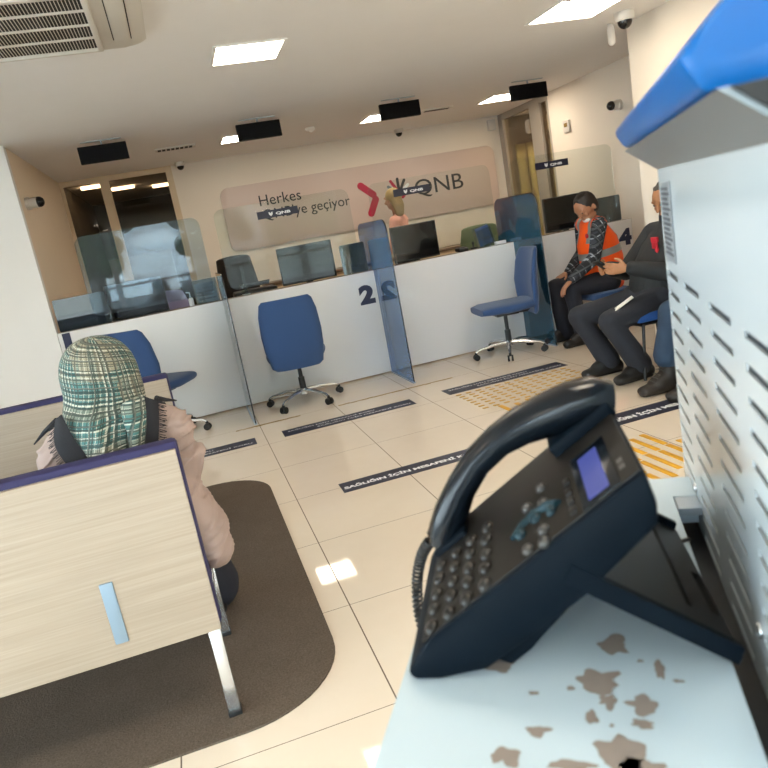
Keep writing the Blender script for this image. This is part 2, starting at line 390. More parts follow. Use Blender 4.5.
# ---------------------------------------------------------------- ceiling fittings
def ceiling_light(x0, x1, y0, y1, label):
    r = thing('ceiling_light', label, 'ceiling light', ((x0+x1)/2, (y0+y1)/2, ZC), 0, 'square ceiling light panels')
    m = M(); w = .018
    m.box(x0-w, x1+w, y0-w, y0, ZC-.008, ZC); m.box(x0-w, x1+w, y1, y1+w, ZC-.008, ZC); m.box(x0-w, x0, y0, y1, ZC-.008, ZC); m.box(x1, x1+w, y0, y1, ZC-.008, ZC)
    m.build('frame', 'ceiling_paint', r, True)
    m = M(); m.box(x0, x1, y0, y1, ZC-.004, ZC-.001); m.build('diffuser', 'panel_light', r, True)
ceiling_light(.455, .825, 4.07, 4.43, 'large glowing ceiling panel nearest the air conditioner')
ceiling_light(2.47, 2.93, 3.95, 4.36, 'glowing ceiling panel beside the dome camera at upper right')
ceiling_light(.68, 1.08, 7.08, 7.47, 'glowing ceiling panel half hidden by the second hanging screen')
ceiling_light(2.14, 2.54, 7.08, 7.47, 'glowing ceiling panel half hidden by the third hanging screen')
ceiling_light(3.45, 3.85, 6.95, 7.35, 'glowing ceiling panel half hidden by the rightmost hanging screen')
for k, (x, y) in enumerate(((-1.6, 1.0), (.6, .9), (2.5, .9), (-1.6, -1.2), (.6, -1.2), (2.5, -1.2), (-1.9, 4.1))):
    ceiling_light(x-.2, x+.2, y-.2, y+.2, ['ceiling panel over the bench area at left', 'ceiling panel above the phone kiosk', 'ceiling panel to the right of the phone kiosk', 'ceiling panel by the street windows at left', 'middle ceiling panel by the street windows', 'ceiling panel by the street windows at right', 'ceiling panel over the plain white wall at left'][k])

# air conditioner cassette
rrect_ac = [(cx+.10*math.cos(R(a+15*k)), cy+.10*math.sin(R(a+15*k))) for cx, cy, a in ((.38, .375, 0), (-.40, .375, 90), (-.40, -.375, 180), (.38, -.375, 270)) for k in range(7)]
ac = thing('air_conditioner', 'white ceiling cassette air conditioner with a slatted grille', 'air conditioner', (-.38, 3.27, ZC))
m = M(); m.prism(rrect_ac, .045, Matrix.Translation((0, 0, -.045)), .012); m.build('casing', 'ac_white', ac)
m = M(); m.box(-.26, .26, -.28, .41, -.052, -.046, .0); m.build('grille_recess', 'ac_dark', ac)
m = M()
for k in range(5): yy = -.28+k*.172; m.box(-.27, .27, yy-.0045, yy+.0045, -.060, -.05)
for sx in (-.27, .27): m.box(sx-.012, sx+.012, -.29, .42, -.066, -.045, .003)
for sy in (-.285, .415): m.box(-.28, .28, sy-.012, sy+.012, -.066, -.045, .003)
for k in range(40): xx = -.26+k*.0133; m.box(xx-.0014, xx+.0014, -.28, .41, -.0545, -.051)
m.build('grille', 'ac_white', ac)
for sx in (-1, 1):
    m = M(); xx = sx*.375; m.box(xx-.035, xx+.035, -.33, .33, -.052, -.04, .004); m.build('air_flap', 'ac_white', ac)
    m = M(); m.box(xx-.041, xx-.037, -.34, .34, -.047, -.044); m.box(xx+.037, xx+.041, -.34, .34, -.047, -.044); m.build('flap_gap', 'ac_dark', ac)
# slot vents, detector
def vent(x0, x1, y0, y1, label):
    r = thing('ceiling_vent', label, 'vent', ((x0+x1)/2, (y0+y1)/2, ZC), 0, 'slot vents in the ceiling')
    m = M(); m.box(x0, x1, y0, y1, ZC-.012, ZC, .003); m.build('frame', 'ac_white', r, True)
    m = M()
    n = 8
    for k in range(n):
        a = x0+.02+(x1-x0-.04)*k/n
        m.box(a, a+(x1-x0)/n*.65, y0+.025, y1-.025, ZC-.0135, ZC-.011)
    m.build('slot', 'ac_dark', r, True)
vent(.04, .42, 7.22, 7.38, 'white slot vent in the ceiling beside the first hanging screen')
vent(2.78, 3.10, 7.22, 7.34, 'narrow slot vent in the ceiling between the third and fourth hanging screens')
r = thing('smoke_detector', 'small round smoke detector on the ceiling between hanging screens', 'detector', (1.57, 7.3, ZC))
m = M(); m.lathe([(.05, 0), (.05, -.02), (.035, -.035)]); m.build('cover', 'cam_white', r); m = M(); m.lathe([(.02, -.034), (.018, -.045), (.004, -.046)]); m.build('sensor', 'ac_white', r)
def dome(x, y, label, s=1., z=ZC):
    r = thing('dome_camera', label, 'camera', (x, y, z), 0, 'dome cameras on the ceiling')
    m = M(); m.lathe([(.055*s, 0), (.055*s, -.03*s), (.045*s, -.045*s)]); m.build('housing', 'cam_white', r)
    m = M(); m.ball((0, 0, -.045*s), (.04*s, .04*s, .042*s)); m.build('dome', 'cam_black', r)
dome(3.18, 4.36, 'large white dome camera at upper right corner of the ceiling', 1.2)
dome(.27, 8.38, 'small dome camera on the ceiling beside the left glazing')
dome(2.87, 8.42, 'small dome camera on the ceiling behind the third hanging screen')
r = thing('motion_sensor', 'white oblong motion sensor hanging beside the large dome camera', 'sensor', (3.25, 4.62, ZC))
m = M(); m.limb([(0, 0, -.03), (0, 0, -.12)], [.028, .028]); m.build('housing', 'cam_white', r); m = M(); m.cyl((0, 0, 0), (0, 0, -.03), .02); m.build('mount', 'cam_white', r)
def wallcam(p, d, label):
    r = thing('wall_camera', label, 'camera', p, 0, 'cameras on the side walls'); d = V(d)
    m = M(); m.cyl((0, 0, 0), d*.03, .05); m.cyl(d*.03, d*.09, .042); m.build('housing', 'cam_white', r)
    m = M(); m.ball(d*.10, .042); m.build('lens', 'cam_black', r)
wallcam((XL, 6.3, 1.965), (1, -.15, 0), 'white camera with black eye on the left recess wall')
wallcam((XR, 6.02, 1.985), (-1, -.1, 0), 'white camera with black eye on the right side wall')
r = thing('thermostat', 'small thermostat box on the right wall beside the glazing', 'thermostat', (XR, 6.95, 1.955))
m = M(); m.box(-.025, 0, -.06, .06, -.06, .06, .006); m.build('casing', 'cam_white', r); m = M(); m.box(-.028, -.024, -.03, .03, -.005, .035); m.build('display', 'worn_tape', r)
m = M(); m.box(4.09, 4.19, YB-.06, YB, 2.2, 2.33, .008); tag(m.build('junction_box', 'cam_white'), 'small white box high on the back wall beside the right glazing', 'box')
# hanging number screens
for k, (x, lab) in enumerate(((-.368, 'leftmost black screen hanging from the ceiling'), (.918, 'second black screen from the left hanging from the ceiling'), (2.21, 'third black screen from the left hanging from the ceiling'), (3.51, 'rightmost black screen hanging from the ceiling'))):
    y = 6.35
    r = thing('hanging_screen', lab, 'display', (x, y, ZC), 0, 'queue number screens above the counters')
    m = M(); m.box(-.19, .19, -.02, .02, -.17, -.035, .004); m.build('casing', 'screen_black', r)
    m = M(); m.box(-.182, .182, -.022, -.02, -.162, -.043); m.build('screen', 'screen_black', r)
    m = M(); m.cyl((0, 0, -.036), (0, 0, 0), .008); m.box(-.16, .16, -.012, .012, -.006, 0); m.build('bracket', 'steel', r)

# ---------------------------------------------------------------- wall sign
sg = thing('wall_sign', 'long rounded beige sign panel with bank lettering on the back wall', 'sign', (2.36, YB-.03, 1.3))
def rrect(x0, x1, z0, z1, rad, n=6):
    p = []
    for cx, cz, a in ((x1-rad, z1-rad, 0), (x0+rad, z1-rad, 90), (x0+rad, z0+rad, 180), (x1-rad, z0+rad, 270)):
        for k in range(n+1): t = R(a+90*k/n); p.append((cx+rad*math.cos(t), cz+rad*math.sin(t)))
    return p
def slab(m, poly, y0, th, bev=0.): # polygon in XZ, front at y0, depth th
    return m.prism(poly, th, Matrix.Translation((0, y0+th, 0)) @ Matrix.Rotation(R(90), 4, 'X'), bev)
m = M(); slab(m, rrect(.635, 4.12, 1.30, 2.03, .10), YB-.03, .03, .004); m.build('panel', 'sign_panel', sg, True)
SY = YB-.032
text('Herkes', XZ(1.065, SY, 1.765), 'ink_dark', sg, width=.50, world=True, thick=.004)
text("QNB'ye geçiyor", XZ(1.075, SY, 1.605), 'ink_dark', sg, width=1.07, world=True, thick=.004)
def bar(m, a, b, w, y=SY-.004, th=.006):
    a = V(a); b = V(b); d = (b-a).normalized(); n = V((-d.y, d.x)); p = []
    for c, s in ((b, 1), (a, -1)):
        for k in range(9): t = R(-90+180*k/8)*1; p.append(tuple(c+d*s*math.cos(t)*w+n*s*math.sin(t)*w))
    slab(m, p, y, th)
m = M(); bar(m, (2.31, 1.80), (2.45, 1.675), .042); bar(m, (2.47, 1.615), (2.385, 1.46), .042); m.build('chevron_mark', 'crimson', sg, True)
for (a, b, mt) in (((2.655, 1.735), (2.755, 1.655), 'grey_ink'), ((2.695, 1.795), (2.765, 1.675), 'crimson'), ((2.785, 1.81), (2.785, 1.68), 'ink_dark'), ((2.87, 1.785), (2.805, 1.675), 'ink_dark'), ((2.91, 1.725), (2.815, 1.655), 'white_paint'), ((2.785, 1.60), (2.785, 1.55), 'ink_dark'), ((2.71, 1.62), (2.75, 1.585), 'grey_ink'), ((2.86, 1.62), (2.82, 1.585), 'crimson')):
    m = M(); bar(m, a, b, .017); m.build('fan_mark', mt, sg, True)
text('QNB', XZ(2.995, SY, 1.572), 'ink_dark', sg, width=.65, height=.225, world=True, thick=.006, bold=.0)

# ---------------------------------------------------------------- counter
ct = thing('teller_counter', 'long white teller counter front with a narrow ledge', 'counter', (1.6, 6.3, 0))
CY = 6.01
for a, b in ((XL+.005, .278), (.282, 1.608), (1.612, 2.978), (2.982, 4.245)):
    m = M(); m.box(a, b, CY, CY+.03, .012, .93, .002); m.build('front_panel', 'panel_white', ct, True)
m = M(); m.box(XL+.005, 4.245, CY+.03, CY+.22, .90, .928, .003); m.build('ledge', 'counter_wood', ct, True)
m = M(); m.box(XL+.005, 4.245, CY+.22, 6.85, .71, .74, .003); m.build('desktop', 'counter_wood', ct, True)
m = M()
for x in (XL+.02, .28, 1.61, 2.98, 4.2): m.box(x-.012, x+.012, CY+.03, 6.8, .0, .71)
m.build('pedestal', 'wood_cream', ct, True)
def numeral(s, x, z, w, h, mirror=False):
    mt = XZ(x, CY-.004, z)
    text(s, mt, 'navy', ct, width=w, height=h, name='numeral', world=True, thick=.004, bold=.006)
numeral('1', -1.0, .785, .06, .15); numeral('2', 1.437, .662, .14, .17); numeral('4', 4.085, .70, .14, .16)

# partition plates between the counters (seen edge on at the left, tinted)
def divider(x, yf, ztop, mt, label, rear=6.30):
    r = thing('divider_plate', label, 'divider', (x, 5.8, 0), 0, 'glass dividers between the counters')
    p = []
    rad = .10
    for cx, cz, a in ((rear-rad, ztop-rad, 0), (yf+.03+rad, ztop-rad, 90)):
        for k in range(7): t = R(a+90*k/6); p.append((cx+rad*math.cos(t), cz+rad*math.sin(t)))
    p += [(yf, .012), (CY-.002, .012), (CY-.002, .932), (rear, .932)]
    m = M(); m.prism(p, .01, Matrix.Translation((x-.005, 0, 0)) @ Matrix(((0, 0, 1, 0), (1, 0, 0, 0), (0, 1, 0, 0), (0, 0, 0, 1))))
    m.build('glass', mt, r, True, ang=20)
    m = M(); m.box(x-.012, x+.012, yf, CY-.004, 0, .012); m.build('foot_rail', 'steel', r, True)
    m = M()
    pts = [(x-.0052, yy, zz) for yy, zz in p[:15]]; m.tube([V(q)+V((.005, 0, 0)) for q in pts], .0052, 6); m.build('edge', 'dark_counter', r, True)
divider(.28, 5.30, 1.16, 'grey_glass', 'pale glass divider seen edge on between the first two counters', 6.2)
divider(1.61, 5.38, 1.34, 'blue_glass', 'blue tinted glass divider beside the number 2 on the counter')
divider(2.98, 5.46, 1.335, 'teal_glass', 'teal tinted glass divider behind the side facing blue chair', 6.32)
# clear shields above the ledge
def shield(x0, x1, z1, label, sticker=None, mt='clear_acrylic'):
    r = thing('counter_shield', label, 'screen', ((x0+x1)/2, 6.07, .93), 0, 'clear shields on the counter ledge')
    m = M(); slab(m, rrect(x0, x1, 1.0, z1, .07), 6.07, .006); m.build('acrylic_sheet', mt, r, True)
    for x in (x0+.12, x1-.12): m = M(); m.box(x-.03, x+.03, 6.055, 6.09, .93, 1.03, .003); m.build('clamp', 'clear_acrylic', r, True)
    if sticker:
        sx, sz, w, h = sticker
        m = M(); m.box(sx, sx+w, 6.0665, 6.0695, sz, sz+h); s = m.build('name_sticker', 'sign_navy', r, True)
        s = r
        m = M(); cx, cz = sx+w*.33, sz+h*.5; q = h*.27
        slab(m, [(cx-q, cz+q), (cx-q*.35, cz+q*.8), (cx, cz+q*.2), (cx+q*.35, cz+q*.8), (cx+q, cz+q), (cx+q*.9, cz-q*.3), (cx, cz-q*1.1), (cx-q*.9, cz-q*.3)], 6.0645, .002); m.build('shield_emblem', 'white_ink', s, True)
        text('QNB', XZ(sx+w*.45, 6.0655, sz+h*.30), 'white_ink', s, width=w*.36, height=h*.42, thick=.002, bold=.004)\
            .data.transform(r.matrix_basis.inverted())
shield(-.74, .235, 1.635, 'clear shield on the ledge in front of the left glazing', mt='hazy_acrylic')
shield(.36, 1.52, 1.66, 'clear shield on the ledge of the second counter with name sticker', (.715, 1.525, .35, .062))
shield(1.70, 2.86, 1.66, 'clear shield on the ledge of the third counter with name sticker', (1.925, 1.515, .345, .062))
shield(3.06, 4.14, 1.66, 'clear shield on the ledge of the fourth counter with name sticker', (3.325, 1.53, .345, .062))
# monitors
def monitor(x, y, w, h, z, rz, label, mt='monitor_black', group='glossy screens behind the counter'):
    r = thing('monitor', label, 'monitor', (x, y, z), rz, group)
    m = M(); m.box(-w/2, w/2, 0, .03, 0, h, .005); m.build('casing', 'monitor_back', r)
    m = M(); m.box(-w/2+.008, w/2-.008, -.003, .001, .01, h-.008); m.build('screen', mt, r)
    m = M(); m.box(-.03, .03, .03, .05, -.12, h*.5, .004); m.box(-.12, .12, -.06, .14, -.13-(z-.93)*0, -.12, .004); m.build('stand', 'black_plastic', r)
def low_glass(x0, x1, z1, y, label):
    m = M(); slab(m, rrect(x0, x1, .932, z1, .012), y, .008); tag(m.build('low_glass_panel', 'low_glass'), label, 'glass panel', 'low glass panels on the ledge')
low_glass(-1.02, -.62, 1.19, 6.10, 'low grey glass panel at the left end of the counter ledge')
low_glass(1.36, 1.585, 1.19, 6.10, 'low blue grey glass panel on the ledge behind the number 2')
low_glass(3.80, 4.2, 1.175, 6.10, 'low grey glass panel on the ledge behind the orange vest')
monitor(-.40, 6.32, .48, .31, .92, 0, 'wide black screen at the left end of the counter')
monitor(1.09, 6.30, .50, .33, .93, 0, 'black screen behind the counter above the front facing blue chair')
monitor(2.13, 6.30, .45, .33, .93, 0, 'black screen behind the counter in front of the clerk in pink')
monitor(3.74, 6.32, .50, .33, .93, R(4), 'black screen behind the head of the man in orange')
# ledge items
def leaflet_stand(x, y, label):
    r = thing('leaflet_holder', label, 'holder', (x, y, .93), 0, 'acrylic leaflet holders on the ledge')
    m = M(); m.box(-.10, .10, -.004, 0, 0, .20); m.box(-.10, .10, .03, .034, 0, .20); m.box(-.10, .10, -.004, .034, 0, .004); m.build('holder', 'hazy_acrylic', r)
    m = M(); m.box(-.085, .085, .006, .010, .006, .17); m.build('leaflet', 'grey_card', r)
    m = M()
    for k in range(4): m.box(-.07, .07-.02*(k % 2), .0045, .0058, .03+k*.03, .042+k*.03)
    m.build('print', 'label_grey', r)
leaflet_stand(.17, 6.16, 'clear leaflet holder on the ledge beside the white pump bottle')
r = thing('pump_bottle', 'small white pump bottle on the counter ledge', 'bottle', (.03, 6.12, .93))
m = M(); m.lathe([(.018, 0), (.02, .005), (.02, .06), (.008, .075), (.007, .085)]); m.build('bottle', 'white_ink', r)
m = M(); m.cyl((0, 0, .085), (0, 0, .115), .005); m.cyl((0, 0, .113), (-.03, 0, .118), .0045); m.build('pump', 'white_ink', r)
r = thing('leaflet_box', 'tilted clear leaflet box with blue leaflets on the third counter', 'holder', (2.78, 6.17, .93))
m = M(); t = Matrix.Rotation(R(-12), 4, 'Y'); m.box(-.08, .08, -.03, -.026, 0, .17, mtx=t); m.box(-.08, .08, .026, .03, 0, .2, mtx=t); m.box(-.08, -.076, -.03, .03, 0, .17, mtx=t); m.box(.076, .08, -.03, .03, 0, .17, mtx=t); m.build('box', 'hazy_acrylic', r)
m = M(); m.box(-.06, .07, -.01, .01, .02, .19, mtx=t); m.build('leaflets', 'leaflet_blue', r)
r = thing('card_reader', 'black card reader on the ledge of the third counter', 'card reader', (2.52, 6.16, .93), R(10))
m = M(); m.box(-.05, .05, -.04, .05, 0, .035, .008, Matrix.Rotation(R(8), 4, 'X')); m.build('casing', 'black_plastic', r)
m = M()
for k in range(9): m.box(-.035+(k % 3)*.025, -.02+(k % 3)*.025, -.03+(k//3)*.02, -.018+(k//3)*.02, .034, .040)
m.build('keys', 'key_pale', r)
r = thing('rubber_stamp', 'small black stamp beside the card reader', 'stamp', (2.64, 6.16, .93))
m = M(); m.box(-.03, .03, -.015, .015, 0, .02, .004); m.build('base', 'black_plastic', r); m = M(); m.lathe([(.008, .02), (.007, .04), (.014, .055), (.01, .07)]); m.build('handle', 'black_plastic', r)
m = M(); m.box(2.84, 2.95, 6.10, 6.135, .93, .96, .006); tag(m.build('white_remote', 'white_ink'), 'small white device on the ledge beside the leaflet box', 'device')
r = thing('clear_pole', 'slim clear acrylic post on the second counter ledge', 'post', (.50, 6.19, .93))
m = M(); m.box(-.012, .012, -.012, .012, 0, .25, .002); m.build('post', 'hazy_acrylic', r); m = M(); m.box(-.03, .03, -.02, .02, 0, .006); m.build('foot', 'steel', r)
# behind the counter: credenza, staff chairs, printer
cr = thing('credenza', 'low pale wood cabinet along the back wall', 'cabinet', (2.4, 8.3, 0))
m = M(); m.box(.9, 4.1, 8.12, YB-.035, .05, .86); m.build('carcass', 'wood_cream', cr, True)
m = M(); m.box(.88, 4.12, 8.09, YB-.035, .86, .89, .004); m.build('top', 'counter_wood', cr, True)
for k in range(4): m = M(); m.box(.92+k*.8, 1.68+k*.8, 8.105, 8.12, .08, .84, .003); m.build('door', 'wood_cream', cr, True)
def staff_chair(x, y, rz, mt, label, zb=1.22):
    r = thing('staff_chair', label, 'chair', (x, y, 0), rz, 'staff chairs behind the counter')
    m = M(); m.box(-.24, .24, -.24, .24, .44, .53, .04); m.build('seat', mt, r)
    m = M(); m.limb([(0, -.26, .62), (0, -.29, .9), (0, -.28, zb-.1)], [(.22, .035), (.24, .035), (.2, .03)], (1, 0, 0), 24); m.build('backrest', mt, r)
    for sx in (-1, 1): m = M(); m.tube([(sx*.25, -.2, .5), (sx*.29, -.18, .72), (sx*.29, .12, .72)], .016, 8); m.build('armrest', 'black_plastic', r)
    m = M(); m.cyl((0, 0, .08), (0, 0, .44), .028); m.build('column', 'black_plastic', r)
    m = M()
    for k in range(5): a = R(72*k); m.tube([(0, 0, .09), (.3*math.cos(a), .3*math.sin(a), .055)], .018, 8)
    m.build('base', 'black_plastic', r)
staff_chair(.42, 7.5, R(150), 'black_plastic', 'black staff chair behind the second counter near the left glazing', 1.34)
staff_chair(-.17, 7.15, R(190), 'lilac_cloth', 'lilac staff chair behind the first counter', 1.12)
staff_chair(3.25, 7.2, R(170), 'olive_cloth', 'olive staff chair seen through the teal glass divider', 1.18)
r = thing('printer', 'dark desktop printer on the desk behind the second counter', 'printer', (.62, 6.68, .74))
m = M(); m.box(-.2, .2, -.14, .16, 0, .2, .02); m.build('casing', 'black_plastic', r); m = M(); m.box(-.14, .14, -.2, -.1, .2, .21, mtx=Matrix.Rotation(R(-20), 4, 'X')); m.build('paper_tray', 'key_grey', r)
m = M(); m.box(-.17, .17, -.15, -.14, .04, .09); m.build('outlet', 'screen_black', r)

# ---------------------------------------------------------------- floor stickers and marks
def sticker(x0, x1, y0, y1, lines, label, bold=.0, hh=.4):
    r = thing('floor_sticker', label, 'floor sticker', (x0, y0, 0), 0, 'navy distance stickers on the floor')
    m = M(); m.box(0, x1-x0, 0, y1-y0, .0003, .0015); m.build('strip', 'sticker_navy', r)
    n = len(lines); H = (y1-y0)
    for k, (s, a, b) in enumerate(lines):
        hgt = H*(hh if n == 1 else .2); yy = H*(.5-hh/2) if n == 1 else H*(.60-.34*k)
        text(s, Matrix.Translation(((x1-x0)*a, yy, .0019)), 'white_ink', r, width=(x1-x0)*(b-a), height=hgt, thick=.0005, bold=bold)
S = 'SAĞLIĞIN İÇİN MESAFENİ KORU'
sticker(.54, 1.375, 3.395, 3.545, [(S, .018, .97)], 'navy floor sticker with large white lettering on the open floor', .004, .36)
sticker(.425, 1.41, 4.75, 4.925, [(S, .04, .70), (S, .25, .97)], 'navy floor sticker in front of the blue chair seen from behind')
sticker(-.77, .23, 4.755, 4.93, [(S, .04, .70), (S, .25, .97)], 'navy floor sticker beside the head of the seated woman')
sticker(1.675, 2.67, 4.755, 4.935, [(S, .04, .70), (S, .25, .97)], 'navy floor sticker beside the tactile dots and side facing chair')
sticker(1.95, 2.95, 3.26, 3.45, [(S, .04, .96)], 'navy floor sticker by the lace up boots', .004, .36)
tp = thing('tactile_dots', 'field of small ochre tactile marks on the floor', 'tactile paving', (2.15, 4.4, 0))
m = M(); m.box(-.020, .020, -.011, .011, .0004, .004, .0015); d0 = m.build('dot', 'ochre_dot', tp)
for i in range(12):
    for j in range(8):
        o = d0 if i == j == 0 else d0.copy()
        if o is not d0: COL.objects.link(o); o.parent = tp
        o.location = (1.72+i*.079-2.15, 4.215+j*.068-4.4, 0)
def bars(label, segs, name='tactile_bars'):
    r = thing(name, label, 'tactile paving', (segs[0][0], segs[0][2], 0), 0, 'yellow tactile bars on the floor')
    for x0, x1, y0, y1 in segs: m = M(); m.box(x0, x1, y0, y1, .0004, .004, .0015); m.build('bar', 'yellow_mark', r, True)
bars('short yellow bars along the near edge of the tactile dots', [(1.795, 1.828, 3.995, 4.185), (1.76, 1.792, 3.86, 3.985), (1.895, 1.928, 4.02, 4.145), (1.99, 2.022, 4.065, 4.175), (2.08, 2.11, 4.09, 4.18)])
RB = [(x-.015, x+.015, y0, y1) for x, y0, y1 in ((2.008, 2.812, 3.03), (2.008, 2.55, 2.796), (1.933, 2.56, 2.80), (1.933, 2.812, 3.03), (1.86, 2.50, 2.742), (1.86, 2.757, 3.0), (1.785, 2.45, 2.60), (1.785, 2.62, 2.86), (2.084, 2.60, 2.84), (2.084, 2.855, 3.05), (2.16, 2.62, 2.86))]
bars('long yellow bars on the floor between the phone and the kiosk panel', RB)
for nm, (x0, x1, y0, y1) in {'yellow tape line on the floor in front of the second counter': (.93, 1.9, 5.26, 5.285), 'worn tape line on the floor at the foot of the pale divider': (.12, .62, 5.25, 5.275)}.items():
    m = M(); pts = [(x0+(x1-x0)*k/20, y0+.012*mnoise.noise((k*.7, 0, 0))) for k in range(21)]
    for (a, b), (c, d) in zip(pts, pts[1:]):
        w1 = .012+.010*mnoise.noise((a*9, 1, 0)); m.box(a, c, b-w1, b+w1, .0003, .0009)
    tag(m.build('worn_floor_tape', 'worn_tape'), nm, 'tape', 'worn tape lines on the floor')
# door mat
m = M(); p = []
for cx, cy, a in ((-.12, 3.76, 0), (-2.2, 3.76, 90), (-2.2, 2.12, 180), (-.12, 2.12, 270)):
    for k in range(13): t = R(a+90*k/12); p.append((cx+.32*math.cos(t), cy+.32*math.sin(t)))
m.prism(p, .007, Matrix.Translation((0, 0, .0005)), .002); tag(m.build('floor_mat', 'mat_carpet'), 'dark brown floor mat with rounded corners under the bench', 'mat')

# ---------------------------------------------------------------- office chairs (customers)
def office_chair(loc, rz, label):
    """faces +Y"""
    r = thing('swivel_chair', label, 'chair', loc, rz, 'blue swivel chairs at the counters')
    m = M()
    rg = []
    for (y, w, zz, th) in ((-.24, .20, .42, .03), (-.20, .225, .40, .04), (0, .245, .395, .045), (.18, .235, .40, .04), (.25, .20, .395, .03)):
        rg.append([V((w*(abs(math.cos(2*math.pi*k/24))**.5)*(1 if math.cos(2*math.pi*k/24) > 0 else -1), y, zz+.03+th*(abs(math.sin(2*math.pi*k/24))**.6)*(1 if math.sin(2*math.pi*k/24) > 0 else -1))) for k in range(24)])
    m.rings(rg); m.build('seat', 'blue_fabric', r, ang=60)
    m = M(); rg = []
    for (z, w, y, th) in ((.335, .17, -.245, .018), (.36, .205, -.25, .026), (.5, .232, -.262, .034), (.62, .238, -.262, .036), (.78, .228, -.285, .030), (.87, .205, -.305, .024), (.895, .18, -.312, .015)):
        ring = []
        for k in range(32):
            c, s_ = math.cos(2*math.pi*k/32), math.sin(2*math.pi*k/32)
            x = w*(abs(c)**.35)*(1 if c > 0 else -1); yy = y+th*(abs(s_)**.7)*(1 if s_ > 0 else -1)+.05*(x/.24)**2
            ring.append(V((x, yy, z)))
        rg.append(ring)
    m.rings(rg); m.build('backrest', 'blue_fabric', r, ang=60)
    m = M(); m.tube([(0, -.1, .37), (0, -.2, .36), (0, -.25, .40)], .02, 8); m.box(-.09, .09, -.1, .1, .355, .38, .006); m.build('mechanism', 'black_plastic', r)
    m = M(); m.cyl((0, 0, .20), (0, 0, .37), .017); m.cyl((0, 0, .09), (0, 0, .22), .026); m.build('column', 'black_plastic', r)
    m = M(); m.cyl((0, 0, .075), (0, 0, .125), .035)
    for k in range(5):
        a = R(72*k+18); c, s_ = math.cos(a), math.sin(a)
        m.tube([(0, 0, .11), (.15*c, .15*s_, .105), (.28*c, .28*s_, .085), (.31*c, .31*s_, .07)], [.018, .016, .013, .012], 8)
    m.build('base', 'chrome', r)
    for k in range(5):
        a = R(72*k+18); c, s_ = math.cos(a), math.sin(a); x, y = .31*c, .31*s_
        m = M(); t = V((-s_, c, 0))
        for q in (-1, 1): m.cyl(V((x, y, .028))+t*q*.008, V((x, y, .028))+t*q*.024, .027, n=14)
        m.cyl((x, y, .045), (x, y, .07), .012, n=8); m.build('caster', 'black_rubber', r)
    return r
ch = office_chair((.74, 5.65, 0), R(-8), 'blue swivel chair seen from behind at the second counter')
dup(ch, (2.60, 5.60, 0), R(82), 'blue swivel chair facing left in front of the teal divider')
dup(ch, (-.37, 5.62, 0), R(-36), 'blue swivel chair half hidden by the seated woman at the first counter')
r = thing('stool', 'low blue seat under the person in the orange vest', 'stool', (3.44, 5.43, 0))
m = M(); m.box(-.20, .22, -.23, .23, .355, .415, .028); m.build('seat', 'blue_fabric', r)
m = M(); m.cyl((0, 0, .03), (0, 0, .36), .024); m.build('column', 'black_plastic', r)
m = M(); m.lathe([(.19, 0), (.19, .012), (.05, .03), (.03, .05)], n=32); m.build('base', 'chrome', r)
def waiting_chair(loc, rz, label):
    r = thing('waiting_chair', label, 'chair', loc, rz, 'blue waiting chairs along the right wall')
    m = M(); m.box(-.23, .23, -.22, .26, .38, .45, .03); m.build('seat', 'royal_fabric', r)
    m = M(); m.box(-.23, .23, -.29, -.25, .50, .90, .018, Matrix.Translation((0, -.2, .45)) @ Matrix.Rotation(R(-6), 4, 'X') @ Matrix.Translation((0, .2, -.45))); m.build('backrest', 'royal_fabric', r)
    m = M(); m.tube([(-.2, -.2, .37), (.2, -.2, .37), (.2, .22, .37), (-.2, .22, .37), (-.2, -.2, .37)], .011, 8)
    for sx in (-.17, .17): m.tube([(sx, -.2, .37), (sx, -.25, .5), (sx, -.28, .7)], .011, 8)
    m.build('frame', 'black_plastic', r)
    for sx in (-.21, .21):
        for sy in (-.22, .23): m = M(); m.cyl((sx, sy*.9, .37), (sx*1.05, sy*1.05, 0), .010, n=10); m.build('leg', 'black_plastic', r)
    return r
wc = waiting_chair((2.98, 4.12, 0), R(90), 'blue waiting chair under the man holding a phone')
dup(wc, (3.08, 3.54, 0), R(90), 'blue waiting chair nearest the kiosk panel')

# ---------------------------------------------------------------- benches
def bench(loc, label, x0, x1):
    r = thing('waiting_bench', label, 'bench', loc, 0, 'wood backed waiting benches')
    m = M(); m.box(x0, x1, 0, .018, .285, .825, .002); m.build('back_panel', 'oak', r)
    m = M(); m.box(x0, x1+.006, .018, .075, .29, .845, .012); m.build('back_cushion', 'purple_fabric', r)
    m = M(); m.box(x0, x1, .08, .56, .34, .44, .02); m.build('seat', 'purple_fabric', r)
    m = M(); m.box(x1-.275, x1-.24, -.006, .002, .335, .515, .003); m.build('grip_plate', 'grip_grey', r)
    for xx in (x0+.25, x1-.02):
        m = M(); m.box(xx-.018, xx+.016, .004, .03, .02, .31, .003, Matrix.Translation((0, 0, 0))); m.box(xx-.018, xx+.016, .03, .5, .28, .31, .003)
        m.box(xx-.018, xx+.016, .46, .49, .02, .30, .003); m.build('leg', 'chrome', r)
        for yy in (.016, .475): m = M(); m.box(xx-.021, xx+.019, yy-.02, yy+.02, .007, .022, .003); m.build('foot', 'black_rubber', r)
    return r
bench((0, 1.885, 0), 'near waiting bench, its pale wood back towards the camera', -2.0, -.122)
bench((0, 3.15, 0), 'far waiting bench in front of the seated woman', -2.0, -.165)

